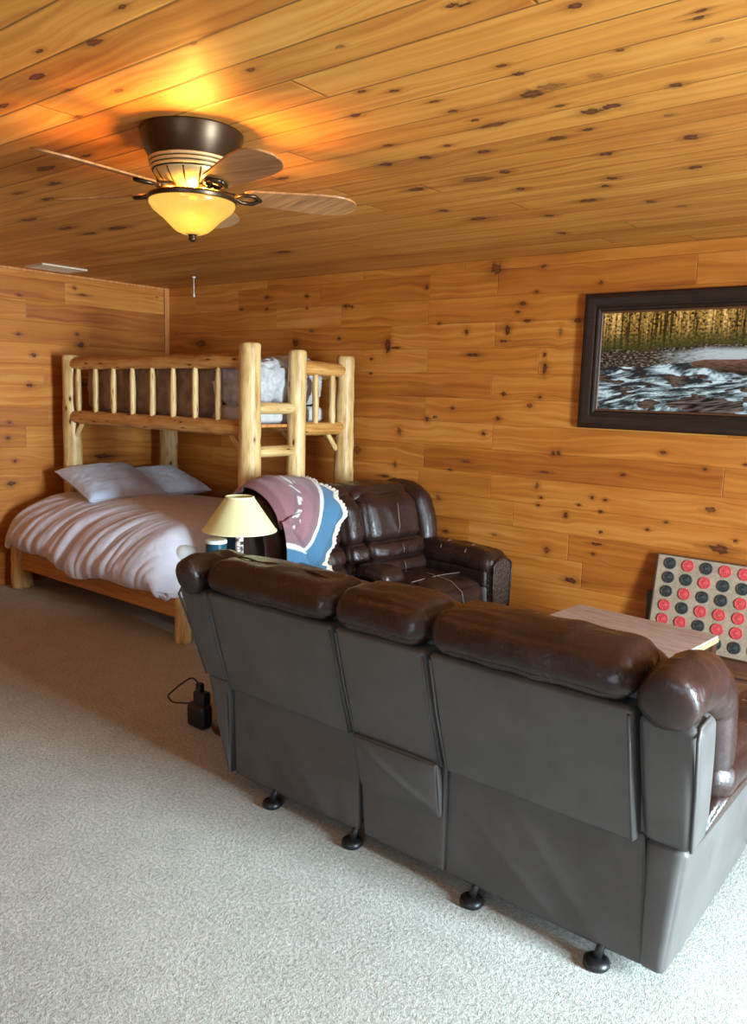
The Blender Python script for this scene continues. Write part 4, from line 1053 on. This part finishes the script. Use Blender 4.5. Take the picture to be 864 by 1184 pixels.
t = NT('oat_board_face'); p = t.obj(); a = t.noise(p, 90., 3., .7); b = t.noise(p, 6., 3., .6)
M['board'] = t.fin(Base_Color=t.ramp(t.math('ADD', t.math('MULTIPLY', a, .5), t.math('MULTIPLY', b, .5)), [(.35, srgb(142, 124, 102)), (.65, srgb(184, 166, 142))]), Roughness=.75)
def disc_mat(name, c1, c2):
    t = NT(name); p = t.obj(); s = t.sep(p); r = t.vmath('LENGTH', t.comb(s[0], s[2], 0.))
    ring = t.math('ABSOLUTE', t.math('SINE', t.math('MULTIPLY', r, 260.)))
    n = t.noise(p, 60., 2., .6)
    return t.fin(Base_Color=t.mix(t.math('MULTIPLY', ring, t.sstep(n, .3, .7)), c1, c2), Roughness=.55)
M['disc_red'] = disc_mat('red_disc', srgb(196, 62, 66), srgb(226, 96, 96)); M['disc_black'] = disc_mat('black_disc', srgb(36, 38, 38), srgb(74, 80, 78))
bx0, bx1, bz0, bz1 = -1.532, -.808, .229, .735
gp = root('game_panel', (-1.17, 4.43, .229), 'beige framed four-in-a-row panel of red and black discs leaning on the wall', 'game board')
tilt = math.atan2(.085, .50); gp.rotation_euler = (-tilt, 0, 0)
def gb_(name, x0, x1, y0, y1, z0, z1, mat, b=.002, par=None):
    mb = MB(); boxmb(mb, x0, y0, z0, x1, y1, z1); o = mb.build(name, mat, par or gp, smooth=False, world=False); bevel(o, b, 2); return o
wv = (bx1-bx0)/2; hh = .506
gb_('panel', -wv, wv, -.008, .008, .004, hh-.004, M['board'])
edge = simple('brown_edge_strip', srgb(84, 58, 40), .5)
gb_('edge_strip', -wv-.008, -wv+.002, -.010, .011, 0, hh, edge); gb_('edge_strip', wv-.002, wv+.008, -.010, .011, 0, hh, edge)
gb_('edge_strip', -wv, wv, -.010, .011, hh-.006, hh+.002, edge); gb_('edge_strip', -wv, wv, -.010, .011, 0, .007, edge)
grid = ['KRKRRKR', 'KKRKKRK', 'KRKKRKR', 'RKRRRKK', 'RRKRRKR', 'KRKKKRR']
protos = {}
for ri, row in enumerate(grid):
    for ci, c in enumerate(row):
        x = -1.462+ci*.0985+1.17; z = hh-.048-ri*.0790
        if c not in protos:
            mb = MB(); prof = [(0, 0), (.030, 0), (.033, .002), (.033, .005), (.028, .007), (.026, .005), (.012, .005), (.010, .007), (0, .007)]
            vs = []; 
            for r_, d_ in prof:
                for k_ in range(32): vs.append((r_*math.cos(2*PI*k_/32), -d_, r_*math.sin(2*PI*k_/32)))
            fs = [(i*32+k_, i*32+(k_+1) % 32, (i+1)*32+(k_+1) % 32, (i+1)*32+k_) for i in range(len(prof)-1) for k_ in range(32)]
            mb.put(vs, fs); o = mb.build('disc', M['disc_red' if c == 'R' else 'disc_black'], gp, world=False, angle=30); protos[c] = o
        else:
            o = protos[c].copy(); COL.objects.link(o); o.parent = gp
        o.location = (x, -.008, z)
        o['label'] = 'red disc' if c == 'R' else 'black disc'

# ------------------------------------------------------------------ framed river picture
PX0, PX1, PZ0, PZ1 = -2.09, -.83, 1.412, 2.188
pc = root('framed_picture', ((PX0+PX1)/2, YB, PZ0), 'dark wood framed photograph of a rocky mountain stream hanging on the back wall', 'picture')
t = NT('dark_frame_wood'); p = t.obj(); g = t.noise(t.vmath('MULTIPLY', p, (3., 10., 30.)), 3., 3., .6)
M['frame'] = t.fin(Base_Color=t.ramp(g, [(.3, srgb(50, 32, 20)), (.7, srgb(30, 18, 11))]), Roughness=.6, Specular_IOR_Level=.3)
M['frame_lip'] = simple('bronze_inner_lip', srgb(96, 62, 40), .4)
fprof = [(0, 0), (0, .020), (.012, .034), (.030, .038), (.062, .030), (.072, .024), (.080, .024), (.086, .030), (.094, .028), (.104, .014), (.108, .010), (.108, 0)]
def frame_mb(prof, inset0=0.):
    mb = MB(); n = len(prof); vs = []
    for cx, cz, sx, sz in ((PX0, PZ0, 1, 1), (PX1, PZ0, -1, 1), (PX1, PZ1, -1, -1), (PX0, PZ1, 1, -1)):
        for d, h in prof: vs.append((cx+sx*(d+inset0), YB-.001-h, cz+sz*(d+inset0)))
    fs = []
    for c in range(4):
        for i in range(n): fs.append((c*n+i, ((c+1) % 4)*n+i, ((c+1) % 4)*n+(i+1) % n, c*n+(i+1) % n))
    mb.put(vs, fs); return mb
frame_mb(fprof).build('frame', M['frame'], pc, angle=25)
frame_mb([(0, .0), (0, .016), (.006, .018), (.012, .010), (.012, 0)], .104).build('inner_lip', M['frame_lip'], pc, angle=25)
def canvas():
    x0, x1, z0, z1 = PX0+.114, PX1-.114, PZ0+.114, PZ1-.114; NX, NZ = 420, 220
    def n3(x, y, s=0): return noise.noise(Vector((x, y, s)))
    V = []; CC = []
    for i in range(NX+1):
        for j in range(NZ+1):
            u, v = i/NX, j/NZ; V.append((x0+(x1-x0)*u, YB-.012, z0+(z1-z0)*v))
            bank = .60+.10*u+.03*n3(u*6, 0)         # far bank line
            if v > bank:
                h = (v-bank)/(1-bank)
                tr = n3(u*58, v*1.6, 2)+.6*n3(u*120, v*3, 5); leaf = n3(u*70, v*46, 7)+.6*n3(u*130, v*90, 9)
                g = max(0, .5+.9*leaf)
                c = np.array((.62, .34, .07))*g*(.25+.9*h)
                if tr > .30: c = c*.2
                elif tr < -.30: c = c*1.5+np.array((.20, .15, .08))*h
                if h < .42: c = c*(.25+h*1.3)+np.array((.03, .035, .008))*(1-h)
            elif v > bank-.13-.05*(1-u):
                q = n3(u*60, v*75, 3)+.6*n3(u*120, v*130, 4)
                c = np.array((.055, .038, .024))*(1+2.*q)
                if q > .34: c = np.array((.26, .20, .15))
                mixw = max(0, min(1, (u-.32)*3.5+.6*n3(u*30, v*60, 21)))*max(0, min(1, (bank-.02-v)*22))
                c = c*(1-mixw)+np.array((.44, .48, .48))*mixw
            else:
                sl = v*26-u*9+3.2*n3(u*3.2, v*5, 31)
                a = n3(u*6+v*8, sl, 1)+.6*n3(u*15+v*14, sl*2.6, 6)+.35*n3(u*60, sl*5, 8)
                b = max(0, min(1, .46+1.25*a))
                c = np.array((.018, .022, .024))*(1-b)+np.array((.40, .52, .55))*b**1.3
                if b > .85: c = c+np.array((.25, .25, .24))*(b-.85)*5
                r = n3(u*7.5+1.3, v*19+4, 11)+.45*n3(u*22, v*44, 12)
                if r > .27: c = np.array((.05, .028, .020))*(1+1.8*n3(u*70, v*90, 13))+np.array((.07, .05, .035))*max(0, min(1, (r-.40)*4))
                elif r > .22: c = c*.35
                e = ((u-.76)/.30)**2+((v-(.47-.14*(u-.70)))/.085)**2+.6*n3(u*14, v*20, 15)
                if e < 1: c = np.array((.12, .06, .038))*max(.15, .5+1.0*(v-.42)/.12+.8*n3(u*30, v*70, 16))
                e = ((u-.60)/.20)**2+((v-.06)/.09)**2+.6*n3(u*14, v*20, 17)
                if e < 1: c = np.array((.07, .05, .042))*max(.1, 1+3.2*n3(u*14, v*70-u*18, 18))
            CC.append((*[float(max(.003, k)) for k in c], 1))
    fs = [(i*(NZ+1)+j, (i+1)*(NZ+1)+j, (i+1)*(NZ+1)+j+1, i*(NZ+1)+j+1) for i in range(NX) for j in range(NZ)]
    mb = MB(); mb.v = V; mb.f = fs
    t = NT('river_print'); c = t.attr('print_ink', 'Color'); t.fin(Base_Color=c, Roughness=.4, Specular_IOR_Level=.25)
    o = mb.build('print', t.m, pc)
    ca = o.data.color_attributes.new('print_ink', 'FLOAT_COLOR', 'POINT'); ca.data.foreach_set('color', np.array(CC, dtype=np.float32).ravel())
canvas()
# ------------------------------------------------------------------ camera, light, world
cam = bpy.data.cameras.new('camera'); co = bpy.data.objects.new('camera', cam); COL.objects.link(co)
r_ = Vector((0.77630312, 0.62969439, 0.02895564)); u_ = Vector((-0.11612914, 0.09771598, 0.98841571)); f_ = Vector((-0.6195704, 0.77067279, -0.14898309))
mm = Matrix(((r_.x, u_.x, -f_.x), (r_.y, u_.y, -f_.y), (r_.z, u_.z, -f_.z)))
co.matrix_world = Matrix.Translation((0, 0, 1.59)) @ mm.to_4x4()
cam.sensor_fit = 'VERTICAL'; cam.sensor_height = 36; cam.lens = 36*926.36/1184; cam.clip_start = .02
C.camera = co

def lamp(name, typ, loc, energy, color, **kw):
    l = bpy.data.lights.new(name, typ); l.energy = energy; l.color = color
    o = bpy.data.objects.new(name, l); COL.objects.link(o); o.location = loc
    for k, v in kw.items():
        if k == 'rot': o.rotation_euler = v
        else: setattr(l, k, v)
    return o
def area(name, loc, target, energy, color, sx, sy):
    o = lamp(name, 'AREA', loc, energy, color, shape='RECTANGLE', size=sx, size_y=sy)
    d = Vector(target)-Vector(loc); o.rotation_euler = d.to_track_quat('-Z', 'Y').to_euler(); return o
lamp('fan_bulb', 'POINT', (FX+.035, FY-.02, ZC-.262), 48, (1., .43, .065), shadow_soft_size=.03)
DAY = (.80, .92, 1.)
area('sky_beyond_door', (XR+.45, 2.2, 1.12), (XR-2.6, 1.95, .55), 540, (.73, .91, 1.), .95, 1.9).data.spread = math.radians(125)
area('window_daylight', ((RWIN[0]+RWIN[1])/2, YR-.14, (RWIN[2]+RWIN[3])/2), ((RWIN[0]+RWIN[1])/2, YR+2, .9), 62, (.72, .88, 1.), RWIN[1]-RWIN[0], RWIN[3]-RWIN[2])
w = bpy.data.worlds.new('sky'); C.world = w; w.use_nodes = True
bg = w.node_tree.nodes['Background']; bg.inputs[0].default_value = (.72, .86, 1., 1); bg.inputs[1].default_value = 1.2

C.view_settings.view_transform = 'Standard'; C.view_settings.look = 'None'
C.view_settings.gamma = 1; C.view_settings.use_curve_mapping = False; C.view_settings.exposure = 0.0
try:
    C.cycles.max_bounces = 10; C.cycles.diffuse_bounces = 6; C.cycles.glossy_bounces = 4; C.cycles.transmission_bounces = 6; C.cycles.transparent_max_bounces = 8
    C.cycles.sample_clamp_indirect = 6.0
except Exception: pass
